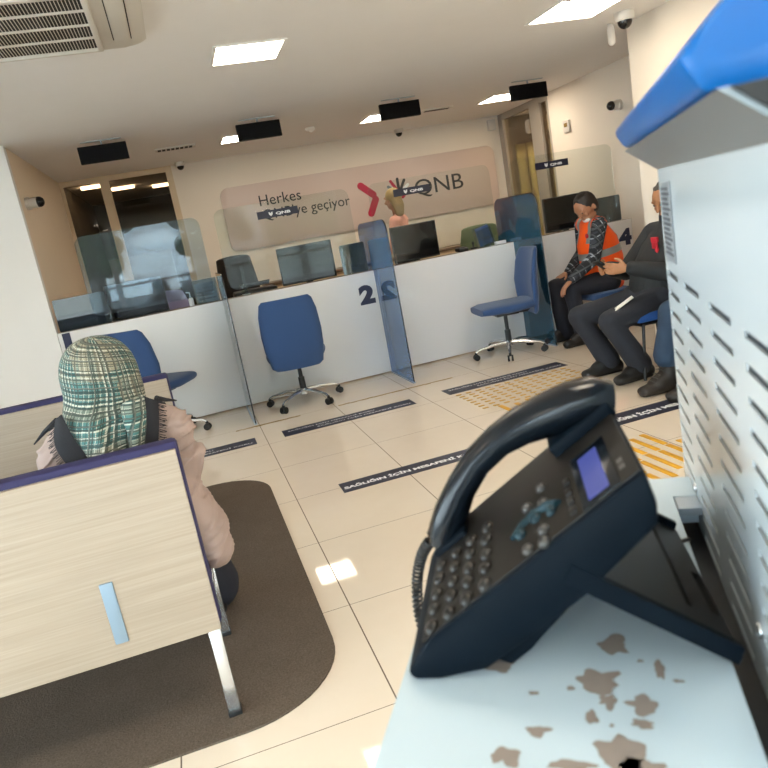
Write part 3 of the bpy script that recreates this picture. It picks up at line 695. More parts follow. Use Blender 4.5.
# ---------------------------------------------------------------- kiosk with shelf
KU = R(-30.8025)
kd = V((.51208, .85894, 0)); kn = V((.85894, -.51208, 0))
def KW(w, u, z): return kd*u+kn*w+V((0, 0, z))
kl = KW(.2, .5, 0)
kiosk = thing('kiosk', 'white perforated kiosk panel with blue cap and peeling phone shelf', 'kiosk', kl, KU)
def kb(m, w0, w1, u0, u1, z0, z1, bev=0.): return m.box(w0-.2, w1-.2, u0-.5, u1-.5, z0, z1, bev)
# perforated front sheet: rows of horizontal slots, real openings
m = M(); PW = .086-.2; U0, U1 = .30, .748; rows = []
zs = [1.2055-.0195*k for k in range(16)]
slotu = [(.675, .742), (.568, .640), (.458, .528), (.352, .424)]
def quad(u0, u1, z0, z1):
    if u1-u0 < 1e-5 or z1-z0 < 1e-5: return
    m.box(PW, PW+.0016, u0-.5, u1-.5, z0, z1)
SH = .0026; top = 1.306; prev = top
for k, z in enumerate(zs):
    sh = -.0 if k % 2 == 0 else .0
    quad(U0, U1, z+SH, prev)
    e = U1
    for a, b in slotu: quad(b+sh, e, z-SH, z+SH); e = a+sh
    quad(U0, e, z-SH, z+SH); prev = z-SH
quad(U0, U1, .0, prev)
m.build('perforated_sheet', 'kiosk_white', kiosk)
m = M(); kb(m, .0885, .26, U0+.004, U1-.004, 0, 1.32); m.build('inner_body', 'slot_dark', kiosk)
m = M(); kb(m, .087, .26, U1-.004, U1, 0, 1.31); kb(m, .087, .26, U0, U0+.004, 0, 1.304); m.build('side_sheet', 'kiosk_white', kiosk)
m = M() # flange flaring from the sheet to the cap
a = [(.086, 1.304), (.058, 1.3265), (.10, 1.327), (.10, 1.304)]
m.prism([(w-.2, z) for w, z in a], .445, Matrix.Translation((0, U1-.5, 0)) @ Matrix.Rotation(R(90), 4, 'X')); m.build('flange', 'alloy', kiosk)
m = M()
a = [(.0585, 1.328), (.049, 1.345), (.062, 1.356), (.14, 1.43), (.28, 1.47), (.28, 1.328)]
m.prism([(w-.2, z) for w, z in a], .41, Matrix.Translation((0, .745-.5, 0)) @ Matrix.Rotation(R(90), 4, 'X'), .005); m.build('cap', 'kiosk_blue', kiosk)
m = M(); kb(m, .0846, .0858, .668, .728, 1.220, 1.292); m.build('grey_label', 'label_grey', kiosk)
m = M()
for k in range(14): kb(m, .0842, .0847, .674+(k % 3)*.006, .722, 1.226+k*.0045, 1.2285+k*.0045)
m.build('label_print', 'slot_dark', kiosk)
m = M(); m.prism([(w-.2, z) for w, z in [(.0885, 1.305), (.0625, 1.3262), (.26, 1.3275), (.26, 1.305)]], .006, Matrix.Translation((0, U0+.005-.5, 0)) @ Matrix.Rotation(R(90), 4, 'X')); m.build('hollow_end_shade', 'black_rubber', kiosk)  # black plate drawn as the shade inside the open flange end
for (uu, zz) in ((.43, 1.012), (.665, 1.008)): m = M(); m.ball((.085-.2, uu-.5, zz), (.003, .005, .005)); m.build('screw', 'chrome', kiosk)
# shelf with a notch, peeled patches in its finish
m = M()
p = [(-.143, .12), (.066, .12), (.064, .667), (.0855, .667), (.0855, .713), (.035, .713), (-.145, .54)]
m.prism([(w-.2, u-.5) for w, u in p], .028, Matrix.Translation((0, 0, .972)))
m.build('shelf', 'kiosk_shelf', kiosk, ang=20)
m = M(); kb(m, .064, .0858, .12, .713, .93, .965); m.build('shelf_bracket', 'black_plastic', kiosk)
m = M(); kb(m, -.12, .06, .16, .69, .0, .972); m.build('pedestal', 'kiosk_white', kiosk)
m = M(); kb(m, .0655, .0855, .64, .666, .992, .9995); m.build('shelf_clip', 'steel', kiosk)
CH = [(-.003,.433,.0100,.0090),(-.015,.397,.0125,.0115),(-.011,.377,.0055,.0060),(.008,.375,.0080,.0070),(.007,.359,.0065,.0042),(.022,.408,.0030,.0085),(-.079,.412,.0085,.0065),(-.052,.351,.0070,.0036),(-.021,.363,.0032,.0055),(-.069,.330,.0085,.0080),(-.033,.326,.0110,.0038),(-.007,.335,.0130,.0140),(-.033,.389,.0026,.0020),(.031,.396,.0032,.0014),(.011,.416,.0022,.0015),(-.055,.384,.0030,.0018),(-.010,.357,.0014,.0014),(.0,.325,.012,.008)]
for k, (w, u, a, b) in enumerate(CH):
    n = 28; pts = []; m = M()
    for i in range(n):
        t = 2*math.pi*i/n; q = 1+.75*mnoise.noise((math.cos(t)*1.5+k*5.1, math.sin(t)*1.5, k*2.2))+.3*mnoise.noise((math.cos(t)*5+k, math.sin(t)*5, 3))
        pts.append((w-.2+a*q*math.cos(t), u-.5+b*q*math.sin(t), 1.00035))
    m.face(pts); o = m.build('peeled_patch', 'chip', kiosk, recalc=False)
    if o.data.polygons[0].normal.z < 0: o.data.flip_normals()

# ---------------------------------------------------------------- desk phone
PA = KW(-.135, .394, 1.0)
ph = thing('desk_phone', 'black desk phone with raised stand on the peeling kiosk shelf', 'phone', PA, KU+R(5))
FA = R(35.3); FT = V((math.cos(FA), 0, math.sin(FA))); FN = V((-math.sin(FA), 0, math.cos(FA))); F0 = V((.0155, 0, .0313)); FW = .160
def FP(s, y, h): return F0+FT*s+FN*h+V((0, y, 0))
FM = Matrix(((FT.x, 0, FN.x, F0.x), (0, 1, 0, 0), (FT.z, 0, FN.z, F0.z), (0, 0, 0, 1)))  # (s, y, h) frame
def side(m, poly, y0, y1, bev=0.):
    return m.prism(poly, y1-y0, Matrix.Translation((0, y1, 0)) @ Matrix.Rotation(R(90), 4, 'X'), bev)
def fbox(m, s0, s1, y0, y1, h0, h1, bev=0.): return m.box(s0, s1, y0, y1, h0, h1, bev, FM)
m = M(); side(m, [(-.004, .007), (.0, .001), (.018, -.0002+.0008), (.050, .006), (.121, .0575), (.166, .098), (.1665, .112), (.161, .1344), (.0155, .0313), (.004, .020)], 0, FW, .0035)
m.build('body', 'phone_body', ph)
m = M(); fbox(m, -.008, .176, .004, FW-.004, -.001, .0012, .001); m.build('face_plate', 'phone_face', ph)
m = M(); side(m, [(.050, .0075), (.066, .0005), (.080, .012), (.118, .05), (.10, .05)], .012, FW-.012, .002); m.build('foot_block', 'phone_body', ph)
ky = [.0068, .0288, .0480, .0700, .0905]; ks = [.002, .0185, .0345, .0510]
for s in ks:
    for y in ky:
        m = M(); m.ball((0, 0, 0), (.0054, .0068, .0036), seg=14); bmesh.ops.transform(m.bm, matrix=FM @ Matrix.Translation((s, y+.004, .0018)), verts=m.bm.verts); k_ = m.build('key', 'key_grey', ph)
        m = M(); fbox(m, s-.0015, s+.0015, y+.0025, y+.0055, .0048, .0053); m.build('key_mark', 'key_pale', k_)
for (s, y, mt, nm) in ((.0839, .0384, 'nav_teal', 'navigation_key'), (.0975, .0451, 'nav_teal', 'navigation_key'), (.1107, .0381, 'nav_teal', 'navigation_key'), (.091, .0716, 'key_pale', 'function_key'), (.1054, .0855, 'key_pale', 'function_key'), (.1053, .0591, 'key_pale', 'function_key'), (.0888, .011, 'key_pale', 'function_key'), (.1029, .0200, 'key_pale', 'function_key'), (.1020, .0050, 'key_pale', 'function_key')):
    m = M(); m.ball((0, 0, 0), (.0045, .0055, .0036), seg=14); bmesh.ops.transform(m.bm, matrix=FM @ Matrix.Translation((s, y, .0018)), verts=m.bm.verts); m.build(nm, mt, ph)
m = M(); m.tube([FP(.078, .040, .0012), FP(.085, .050, .0012), FP(.0975, .054, .0012), FP(.110, .050, .0012), FP(.117, .040, .0012)], .0038, 10); m.build('navigation_ring', 'nav_teal', ph)
for y in (.0150, .0300, .0445, .0610): m = M(); fbox(m, .1245, .1295, y-.005, y+.005, .001, .0035, .001); m.build('soft_key', 'key_grey', ph)
m = M(); fbox(m, .1335, .1630, .004, .090, .0011, .0022, .0005); m.build('display_bezel', 'phone_gloss', ph)
m = M(); fbox(m, .1395, .1555, .0105, .080, .0022, .0026); m.build('display', 'lcd_blue', ph)
m = M()
for k in range(2): fbox(m, .1650, .1690, .020+k*.010, .027+k*.010, .0012, .0016)
m.build('face_print', 'key_pale', ph)
# cradle and handset along the far side
m = M(); fbox(m, .122, .180, .118, .160, -.004, .011, .004); m.build('cradle', 'phone_body', ph); m = M(); fbox(m, -.006, .028, .116, .160, -.004, .006, .003); m.build('cradle', 'phone_body', ph)
hs = thing('handset', 'black curved handset resting on the desk phone', 'handset', PA, KU+R(5))
HC = .140
prof = [(.000, .0030, .0120, .0195), (.008, .0085, .0145, .0205), (.022, .0165, .0145, .0200), (.045, .0275, .0125, .0180), (.07, .0350, .0120, .0175), (.095, .0365, .0125, .0175), (.116, .0335, .0145, .0185), (.136, .0270, .0165, .0200), (.158, .0195, .0175, .0210), (.174, .0115, .0165, .0205), (.183, .0030, .0125, .0185)]
m = M(); rg = []
for i, (s, h, rh, ry) in enumerate(prof):
    a = prof[max(i-1, 0)]; b = prof[min(i+1, len(prof)-1)]
    d = V((b[0]-a[0], 0, b[1]-a[1])).normalized(); nrm = V((-d.z, 0, d.x)); c = V((s, HC, h)); ring = []
    for k in range(24):
        t = 2*math.pi*k/24; cc, ss = math.cos(t), math.sin(t)
        ring.append(FM @ (c+V((0, 1, 0))*ry*(abs(cc)**.75)*(1 if cc > 0 else -1)+nrm*rh*(abs(ss)**.75)*(1 if ss > 0 else -1)))
    rg.append(ring)
m.rings(rg); m.build('grip', 'phone_gloss', hs, ang=70)
m = M(); bmesh.ops.transform(m.bm, matrix=Matrix(), verts=[]); v = m.lathe([(.017, .0), (.019, .010), (.017, .022)], n=20); bmesh.ops.transform(m.bm, matrix=FM @ Matrix.Translation((.156, HC, -.006+.003)) , verts=v); m.build('earpiece', 'phone_gloss', hs)
m = M(); v = m.lathe([(.016, .0), (.018, .010), (.016, .02)], n=20); bmesh.ops.transform(m.bm, matrix=FM @ Matrix.Translation((.010, HC, -.003)), verts=v); m.build('mouthpiece', 'phone_gloss', hs)
# coiled cord
m = M(); path = [V((.0, .150, .028)), V((-.012, .166, .008)), V((-.022, .172, -.02)), V((-.026, .172, -.055)), V((-.022, .172, -.09)), V((-.010, .170, -.10)), V((.0, .168, -.06)), V((.0, .166, -.02)), V((.002, .164, .004))]
def spl(P, t):
    n = len(P)-1; i = min(int(t*n), n-1); f = t*n-i
    g = lambda k: P[max(0, min(n, k))]
    a, b, c, d = g(i-1), g(i), g(i+1), g(i+2)
    return .5*((2*b)+(c-a)*f+(2*a-5*b+4*c-d)*f*f+(3*b-a-3*c+d)*f**3)
pts = []
N = 1100
for i in range(N+1):
    t = i/N; p = spl(path, t); d = (spl(path, min(1, t+.004))-spl(path, max(0, t-.004))).normalized(); a = d.orthogonal().normalized()
    a = (V((0, 1, 0))-d*d.y).normalized(); b = d.cross(a); th = t*2*math.pi*60
    pts.append(p+(a*math.cos(th)+b*math.sin(th))*.0042)
m.tube(pts, .0013, 5); cord = m.build('phone_cord', 'black_plastic'); cord.location = PA; cord.rotation_euler = (0, 0, KU+R(5))
tag(cord, 'black coiled cord hanging from the handset over the shelf edge', 'cord')
# stand: wide sloping plate with a slot and an opening near its foot
stv = M()
A0, B0 = (.106, .066), (.204, .0008)
def AB(t): return (A0[0]+(B0[0]-A0[0])*t, A0[1]+(B0[1]-A0[1])*t)
def stp(t0, t1, y0, y1, th=.006):
    (x0, z0), (x1, z1) = AB(t0), AB(t1)
    d = V((x1-x0, 0, z1-z0)).normalized(); n = V((-d.z, 0, d.x))*th
    return side(stv, [(x0, z0), (x1, z1), (x1+n.x, z1+n.z), (x0+n.x, z0+n.z)], y0, y1)
SW = .178
stp(0, .765, 0, SW); stp(.80, .93, 0, SW); stp(.985, 1, 0, SW)
stp(.765, .80, 0, .037); stp(.765, .80, .157, SW); stp(.93, .985, 0, .042); stp(.93, .985, .098, SW)
stv.build('stand', 'phone_stand', ph)
m = M(); side(m, [AB(.0), AB(1), (AB(1)[0], AB(1)[1]), (AB(1)[0]+.004, .012), (AB(0)[0]+.006, AB(0)[1]+.012)], -.001, .005); m.build('stand_rib', 'phone_body', ph); m = M(); side(m, [AB(.0), AB(1), (AB(1)[0]+.004, .012), (AB(0)[0]+.006, AB(0)[1]+.012)], SW-.005, SW+.001); m.build('stand_rib', 'phone_body', ph)
m = M(); m.tube([(.075, .10, .006), (.12, .09, .003), (.16, .12, .003), (.19, .15, .004), (.215, .16, .004)], .0018, 6); m.build('line_cable', 'black_plastic', ph)

# ---------------------------------------------------------------- people
def frame(f, up=(0, 0, 1)):
    f = V(f).normalized(); s = f.cross(V(up)).normalized(); u = s.cross(f); return f, s, u   # forward, right, up
def head_parts(m, c, f, up=(0, 0, 1), r=.095):
    """adds skull, jaw, nose, ears to a body mesh; c = centre of skull"""
    f, s, u = frame(f, up); c = V(c); B = Matrix((s, f, u)).transposed()
    m.ball(c+u*.018, (r*.80, r*.98, r*.98), B); m.ball(c+f*.022-u*.055, (r*.60, r*.66, r*.62), B)
    m.ball(c+f*.050-u*.062, (r*.40, r*.42, r*.42), B)
    m.limb([c+f*.088+u*.012, c+f*.107-u*.024], [.009, .013], s, 10)
    m.ball(c+f*.092-u*.055, (.021, .010, .008), B)
    for q in (-1, 1):
        m.ball(c+s*q*r*.82-u*.012-f*.008, (.010, .018, .028), B); m.ball(c+f*.076+s*q*.033+u*.032, (.026, .016, .009), B); m.ball(c+f*.070+s*q*.045-u*.022, (.02, .016, .018), B)
def eyes(c, f, up, par):
    f, s, u = frame(f, up); c = V(c)
    for q in (-1, 1): m = M(); m.ball(c+f*.083+s*q*.032+u*.010, (.011, .011, .008), seg=10); m.build('eye', 'shoe_black', par, True)
def hair_cap(c, f, up, par, mt, r=.095, back=.0, vox=.006):
    f, s, u = frame(f, up); c = V(c); B = Matrix((s, f, u)).transposed(); m = M()
    m.ball(c+u*.035-f*.016, (r*.87, r*.96, r*.95), B); m.ball(c-f*.030-u*(.005+back), (r*.80, r*.80, r*.85), B)
    for k in range(14):
        a = random.uniform(-.8, .8); b = random.uniform(-.6, .9)
        m.ball(c+u*(.035+r*.86*math.cos(a)*math.cos(b))-f*(.016-r*.86*math.sin(b))+s*r*.78*math.sin(a), .015, B, 8)
    m.build('hair', mt, par, True, voxel=vox, sm=3)
def hand_parts(m, w, d, n, side, curl=.5, size=1., spread=1.):
    """w wrist, d pointing direction, n palm normal (side the fingers curl to), side thumb direction"""
    w, d, n = V(w), V(d).normalized(), V(n).normalized(); t = V(side); t = (t-d*t.dot(d)).normalized(); n = (n-d*n.dot(d)-t*n.dot(t)).normalized()
    m.limb([w, w+d*.04*size, w+d*.085*size], [(.024*size, .018*size), (.036*size, .016*size), (.038*size, .014*size)], t, 14)
    for k, (off, ln) in enumerate(((.030, .072), (.010, .080), (-.011, .074), (-.030, .058))):
        p = w+d*.082*size+t*off*size; pts = [p]; dd = d+t*off*2.0*spread; dd.normalize(); a = curl*.55
        for q in range(3):
            dd = (dd*math.cos(a)+n*math.sin(a)).normalized(); p = p+dd*ln*size*(.45, .32, .23)[q]; pts.append(p)
        m.limb(pts, [.0098*size, .0092*size, .0085*size, .0072*size], t, 10)
    p = w+d*.025*size+t*.028*size; q1 = p+(t*.8+d*.6+n*.3).normalized()*.035*size; q2 = q1+(t*.25+d*.9+n*.45).normalized()*.032*size
    m.limb([p, q1, q2], [.014*size, .0115*size, .009*size], n, 10)
def lerp(a, b, t): return V(a)*(1-t)+V(b)*t
def arm(m, sh, el, wr, r=(.055, .046, .042, .034, .028), g=0.):
    m.limb([sh, lerp(sh, el, .5), el], [r[0]+g, r[1]+g, r[2]+g]); m.limb([el, lerp(el, wr, .4), wr], [r[2]+g, r[3]+.004+g, r[4]+g])
def leg(m, hip, kn, an, g=0., r=(.088, .068, .056, .052, .036), flare=0.):
    m.limb([hip, lerp(hip, kn, .5), kn], [r[0]+g, r[1]+g, r[2]+g]); m.limb([kn, lerp(kn, an, .35), an], [r[2]+g, r[3]+g, r[4]+g+flare])
def torso(m, pel, chest, neck, side, fwd, wid=(.165, .15, .185, .17), dep=(.12, .115, .125, .09), g=0., belly=0.):
    pel, chest, neck = V(pel), V(chest), V(neck); pts = [pel, lerp(pel, chest, .5), chest, lerp(chest, neck, .62)]
    m.limb(pts, [(wid[i]+g, dep[i]+g+(belly if i == 1 else 0)) for i in range(4)], side, 24)
def shoe(m, an, d, ln=.17, g=0., top=.135):
    an = V(an); d = V(d); d.z = 0; d.normalize(); s = V((-d.y, d.x, 0)); z = .045
    a = V((an.x, an.y, z))
    m.limb([a-d*.06, a+d*ln*.45-V((0, 0, .004)), a+d*ln-V((0, 0, .012))], [(.042+g, .044+g), (.046+g, .040), (.040+g, .030)], s, 16)
    m.limb([a, V((an.x, an.y, top))], [.045+g, .044+g]); m.limb([V((an.x, an.y, .10))-d*.0, a+d*ln*.55+V((0, 0, .012))], [.042+g, .036+g])
def flat_soles(o, z=.0):
    for v in o.data.vertices:
        w = v.co.z+o.parent.location.z
        if w < z+.012: v.co.z = z+.004-o.parent.location.z
def seated(name, label, root, J, skin, up, hands, face=True):
    r = thing(name, label, 'person', root)
    m = M(); side = (V(J['shL'])-V(J['shR'])).normalized()
    torso(m, J['pel'], J['chest'], J['neck'], side, J['f'], (.14, .125, .15, .13), (.09, .09, .09, .06))
    m.limb([J['neck'], lerp(J['neck'], J['head'], .75)], [.052, .050])
    head_parts(m, J['head'], J['hf'], J.get('hup', (0, 0, 1)), J.get('hr', .095))
    for q in 'LR':
        arm(m, J['sh'+q], J['el'+q], J['wr'+q]); m.limb([J['chest'], J['sh'+q]], [.06, .05]); leg(m, J['hip'+q], J['kn'+q], J['an'+q])
        m.limb([J['an'+q], V(J['an'+q])+V(J['ft'+q])*.13-V((0, 0, max(0, V(J['an'+q]).z-.05)))], [.034, .026])
    for h in hands: hand_parts(m, **h)
    m.build('body', skin, r, True, voxel=.0055, sm=4)
    return r, side

# man in the orange vest
J = dict(f=(-1, 0, 0), pel=(3.52, 5.43, .50), chest=(3.47, 5.43, .84), neck=(3.43, 5.42, 1.04), hr=.104, head=(3.375, 5.38, 1.135), hf=(-.80, -.12, -.58), hup=(-.35, 0, 1),
         shL=(3.405, 5.26, .985), shR=(3.45, 5.60, .99), elL=(3.285, 5.20, .72), elR=(3.46, 5.66, .74), wrL=(3.08, 5.25, .575), wrR=(3.25, 5.58, .60),
         hipL=(3.48, 5.33, .49), hipR=(3.48, 5.53, .49), knL=(3.09, 5.30, .50), knR=(3.10, 5.58, .50), anL=(3.16, 5.30, .09), anR=(3.16, 5.60, .09), ftL=(-1, -.1, 0), ftR=(-1, .05, 0))
mo, side = seated('person', 'person in orange reflective vest bending forward on a blue chair', (3.4, 5.43, 0), J, 'skin', None,
                  [dict(w=(3.07, 5.245, .57), d=(-.75, .05, -.55), n=(.3, 0, -1), side=(.2, 1, 0), curl=.7), dict(w=(3.23, 5.58, .60), d=(-.85, .0, -.3), n=(.3, 0, -1), side=(.2, -1, 0), curl=.7)])
eyes(J['head'], J['hf'], J['hup'], mo); hair_cap(J['head'], J['hf'], J['hup'], mo, 'hair_dark', .104)
m = M(); torso(m, J['pel'], J['chest'], J['neck'], side, J['f'], (.185, .19, .195, .16), (.16, .185, .165, .10)); m.limb([lerp(J['chest'], J['neck'], .45), J['shL']], [.10, .066]); m.limb([lerp(J['chest'], J['neck'], .45), J['shR']], [.10, .066])
vest = m.build('vest', 'orange_vest', mo, True, voxel=.008, sm=5)
def conform(o, target, off=.004):
    tm = target.data
    from mathutils.bvhtree import BVHTree
    bv = BVHTree.FromPolygons([v.co for v in tm.vertices], [tuple(p.vertices) for p in tm.polygons])
    for v in o.data.vertices:
        p, n, i, d = bv.find_nearest(v.co)
        if p is not None: v.co = p+n*off
    for v, q in ((0, 0),): pass
def band(path_c, ctr, side, fwd, rx, ry, hgt, name, mt, par, tilt=0., arc=(0, 360), n=48):
    m = M(); ctr = V(ctr); s = V(side).normalized(); up_ = V(path_c).normalized(); f = s.cross(up_).normalized(); lo, hi = [], []
    full = arc[1]-arc[0] >= 360
    for k in range(n+(0 if full else 1)):
        t = R(arc[0]+(arc[1]-arc[0])*k/n); p = ctr+s*rx*math.cos(t)+f*ry*math.sin(t)+up_*tilt*math.sin(t); lo.append(p-up_*hgt/2); hi.append(p+up_*hgt/2)
    m.rings([lo, [a.lerp(b, .5) for a, b in zip(lo, hi)], hi], cap=False, closed=full); return m.build(name, mt, par, True)
ax = V(J['chest'])-V(J['pel'])
conform(band(ax, lerp(J['pel'], J['chest'], .72), side, J['f'], .215, .20, .06, 'reflective_band', 'reflective_grey', mo, n=96), vest)
for q, sy in (('L', -1), ('R', 1)):
    m = M(); c = lerp(J['chest'], J['neck'], .3); rg0 = []; 
    pts = [V((3.675, 5.43+sy*.10, .80)), V((3.645, 5.43+sy*.105, .95)), V((3.56, 5.43+sy*.115, 1.06)), V((3.46, 5.43+sy*.115, 1.07)), V((3.33, 5.43+sy*.11, .96)), V((3.295, 5.43+sy*.10, .84))]
    P2 = [spl(pts, k/60) for k in range(61)]; m.rings([[p+V((0, q_, 0)) for p in P2] for q_ in (-.026, 0, .026)], cap=False, closed=False); conform(m.build('shoulder_stripe', 'reflective_grey', mo, True), vest)
for q in 'LR':
    m = M(); m.limb([J['sh'+q], lerp(J['sh'+q], J['el'+q], .5), J['el'+q]], [.066, .058, .053]); m.limb([J['el'+q], lerp(J['el'+q], J['wr'+q], .5), J['wr'+q]], [.056, .05, .04]); m.build('sleeve', 'shirt_plaid', mo, True, voxel=.007, sm=4)
m = M()
for q in 'LR': leg(m, J['hip'+q], J['kn'+q], V(J['an'+q])-V((0, 0, .02)), .016, flare=.022)
m.limb([J['hipL'], J['hipR']], [.11, .11]); m.build('trousers', 'dark_trousers', mo, True, voxel=.009, sm=4)
for q in 'LR': m = M(); shoe(m, J['an'+q], J['ft'+q], .18, .006); flat_soles(m.build('shoe', 'shoe_black', mo, True, voxel=.007, sm=3))
m = M(); f_, s_, u_ = frame(J['hf'], J['hup']); m.ball(V(J['head'])+f_*.064-u_*.072, (.043, .036, .026), Matrix((s_, f_, u_)).transposed()); m.build('white_mask', 'white_cloth', mo, True)
m = M(); m.ball((3.318, 5.33, .90), (.012, .02, .02)); m.build('red_badge', 'red_print', mo, True)

# man with the phone
J = dict(f=(-1, 0, 0), pel=(3.02, 4.13, .48), chest=(3.17, 4.13, .81), neck=(3.22, 4.13, .98), head=(3.20, 4.12, 1.125), hf=(-.85, -.05, -.42), hup=(-.2, 0, 1), hr=.098,
         shL=(3.19, 3.93, .91), shR=(3.22, 4.32, .905), elL=(3.02, 3.85, .66), elR=(3.00, 4.37, .67), wrL=(2.76, 3.98, .745), wrR=(2.77, 4.24, .74),
         hipL=(2.98, 4.02, .47), hipR=(2.98, 4.24, .47), knL=(2.54, 3.93, .44), knR=(2.53, 4.28, .45), anL=(2.76, 3.97, .09), anR=(2.72, 4.27, .09), ftL=(-1, -.12, 0), ftR=(-1, .02, 0))
bk, side = seated('person', 'person in dark jacket looking down at a phone, partly behind the kiosk', (2.95, 4.13, 0), J, 'skin_tan', None,
                  [dict(w=(2.75, 3.99, .745), d=(-.9, .35, .1), n=(0, .6, .8), side=(.1, -.2, 1), curl=.9), dict(w=(2.76, 4.23, .74), d=(-.9, -.45, .05), n=(0, -.5, .8), side=(0, .2, 1), curl=1.0)])
eyes(J['head'], J['hf'], J['hup'], bk); hair_cap(J['head'], J['hf'], J['hup'], bk, 'hair_grey')
m = M(); torso(m, V(J['pel'])-V((0, 0, .02)), J['chest'], J['neck'], side, J['f'], (.20, .20, .205, .15), (.16, .16, .14, .085), belly=.03)
for q in 'LR':
    m.limb([lerp(J['chest'], J['neck'], .55), J['sh'+q]], [.09, .075]); arm(m, J['sh'+q], J['el'+q], lerp(J['el'+q], J['wr'+q], .93), g=.022)
m.limb([V(J['neck'])-V((0, 0, .03)), V(J['neck'])+V((-.005, 0, .045))], [.078, .07]); jk = m.build('jacket', 'charcoal_jacket', bk, True, voxel=.008, sm=4)
m = M()
for q in 'LR': leg(m, J['hip'+q], J['kn'+q], V(J['an'+q])+V((0, 0, .01)), .018, flare=.026)
m.limb([J['hipL'], J['hipR']], [.13, .13]); m.build('trousers', 'slate_trousers', bk, True, voxel=.009, sm=4)
for q in 'LR': m = M(); shoe(m, J['an'+q], J['ft'+q], .19, .007); flat_soles(m.build('shoe', 'shoe_black', bk, True, voxel=.007, sm=3))
m = M() # red print on the chest
for b in ((-.03, .03, .02, .055), (-.02, .025, -.02, .02), (-.028, -.004, -.05, -.02), (-.03, .03, -.068, -.058)):
    m.box(3.012, 3.03, 4.05+b[0], 4.05+b[1], .845+b[2], .845+b[3], .003)
m.build('chest_print', 'red_print', bk, True)
# pale strip across the thigh
m = M(); P2 = [spl([V((2.575, 3.915, .508)), V((2.64, 3.92, .532)), V((2.70, 3.94, .548)), V((2.755, 3.97, .556))], k/12) for k in range(13)]
m.rings([[p+V((-.004, -.016, -.004)) for p in P2], [p+V((.004, .016, .004)) for p in P2]], cap=False, closed=False); m.build('pale_strip', 'white_cloth', bk, True, solid=.006)
r = thing('mobile_phone', 'dark mobile phone held in both hands', 'phone', (2.655, 4.10, .775))
t = Matrix.Rotation(R(35), 4, 'Y') @ Matrix.Rotation(R(-10), 4, 'X'); m = M(); m.box(-.075, .075, -.036, .036, -.005, .004, .003, t); m.build('casing', 'black_plastic', r)
m = M(); m.box(-.07, .07, -.033, .033, .004, .005, 0, t); m.build('screen', 'phone_gloss', r)

# third sitter, mostly behind the panel
J = dict(f=(-1, 0, 0), pel=(3.06, 3.55, .48), chest=(3.13, 3.55, .84), neck=(3.14, 3.55, 1.05), head=(3.11, 3.55, 1.20), hf=(-1, 0, -.1), hup=(0, 0, 1),
         shL=(3.12, 3.34, .96), shR=(3.12, 3.76, .96), elL=(3.03, 3.29, .68), elR=(3.03, 3.81, .68), wrL=(2.98, 3.42, .62), wrR=(2.98, 3.68, .62),
         hipL=(3.02, 3.45, .47), hipR=(3.02, 3.65, .47), knL=(2.76, 3.40, .48), knR=(2.77, 3.63, .48), anL=(2.74, 3.40, .12), anR=(2.70, 3.60, .12), ftL=(-1, -.05, 0), ftR=(-1, .02, 0))
th, side = seated('person', 'person in jeans and laced boots, only one leg showing beside the kiosk', (3.0, 3.55, 0), J, 'skin_tan', None,
                  [dict(w=(2.98, 3.42, .62), d=(-.5, .8, -.1), n=(0, 0, -1), side=(0, 1, 0), curl=.6), dict(w=(2.98, 3.68, .62), d=(-.5, -.8, -.1), n=(0, 0, -1), side=(0, -1, 0), curl=.6)])
eyes(J['head'], J['hf'], J['hup'], th); hair_cap(J['head'], J['hf'], J['hup'], th, 'hair_dark', vox=.008)
m = M(); torso(m, J['pel'], J['chest'], J['neck'], side, J['f'], (.19, .19, .20, .15), (.14, .14, .135, .08))
for q in 'LR': m.limb([lerp(J['chest'], J['neck'], .55), J['sh'+q]], [.09, .075]); arm(m, J['sh'+q], J['el'+q], lerp(J['el'+q], J['wr'+q], .93), g=.022)
m.build('jacket', 'charcoal_jacket', th, True, voxel=.01, sm=4)
m = M()
for q in 'LR': leg(m, J['hip'+q], J['kn'+q], V(J['an'+q])+V((0, 0, .10)), .016, flare=.034)
m.limb([J['hipL'], J['hipR']], [.12, .12]); m.build('jeans', 'jeans', th, True, voxel=.009, sm=4)
for q in 'LR':
    m = M(); shoe(m, V(J['an'+q]), J['ft'+q], .19, .012, .20); b_ = m.build('boot', 'boot_brown', th, True, voxel=.007, sm=3); flat_soles(b_)
    m = M(); a = V(J['an'+q])
    for k in range(5):
        z = .085+k*.020; x = a.x-.125+k*.018 if k < 3 else a.x-.062-(k-3)*.002
        m.tube([(x, a.y-.035, z-.004), (x-.012, a.y, z+.006), (x, a.y+.035, z-.004)], .003, 6)
    m.build('laces', 'key_pale', b_, True) if False else m.build('laces', 'key_pale', th, True)

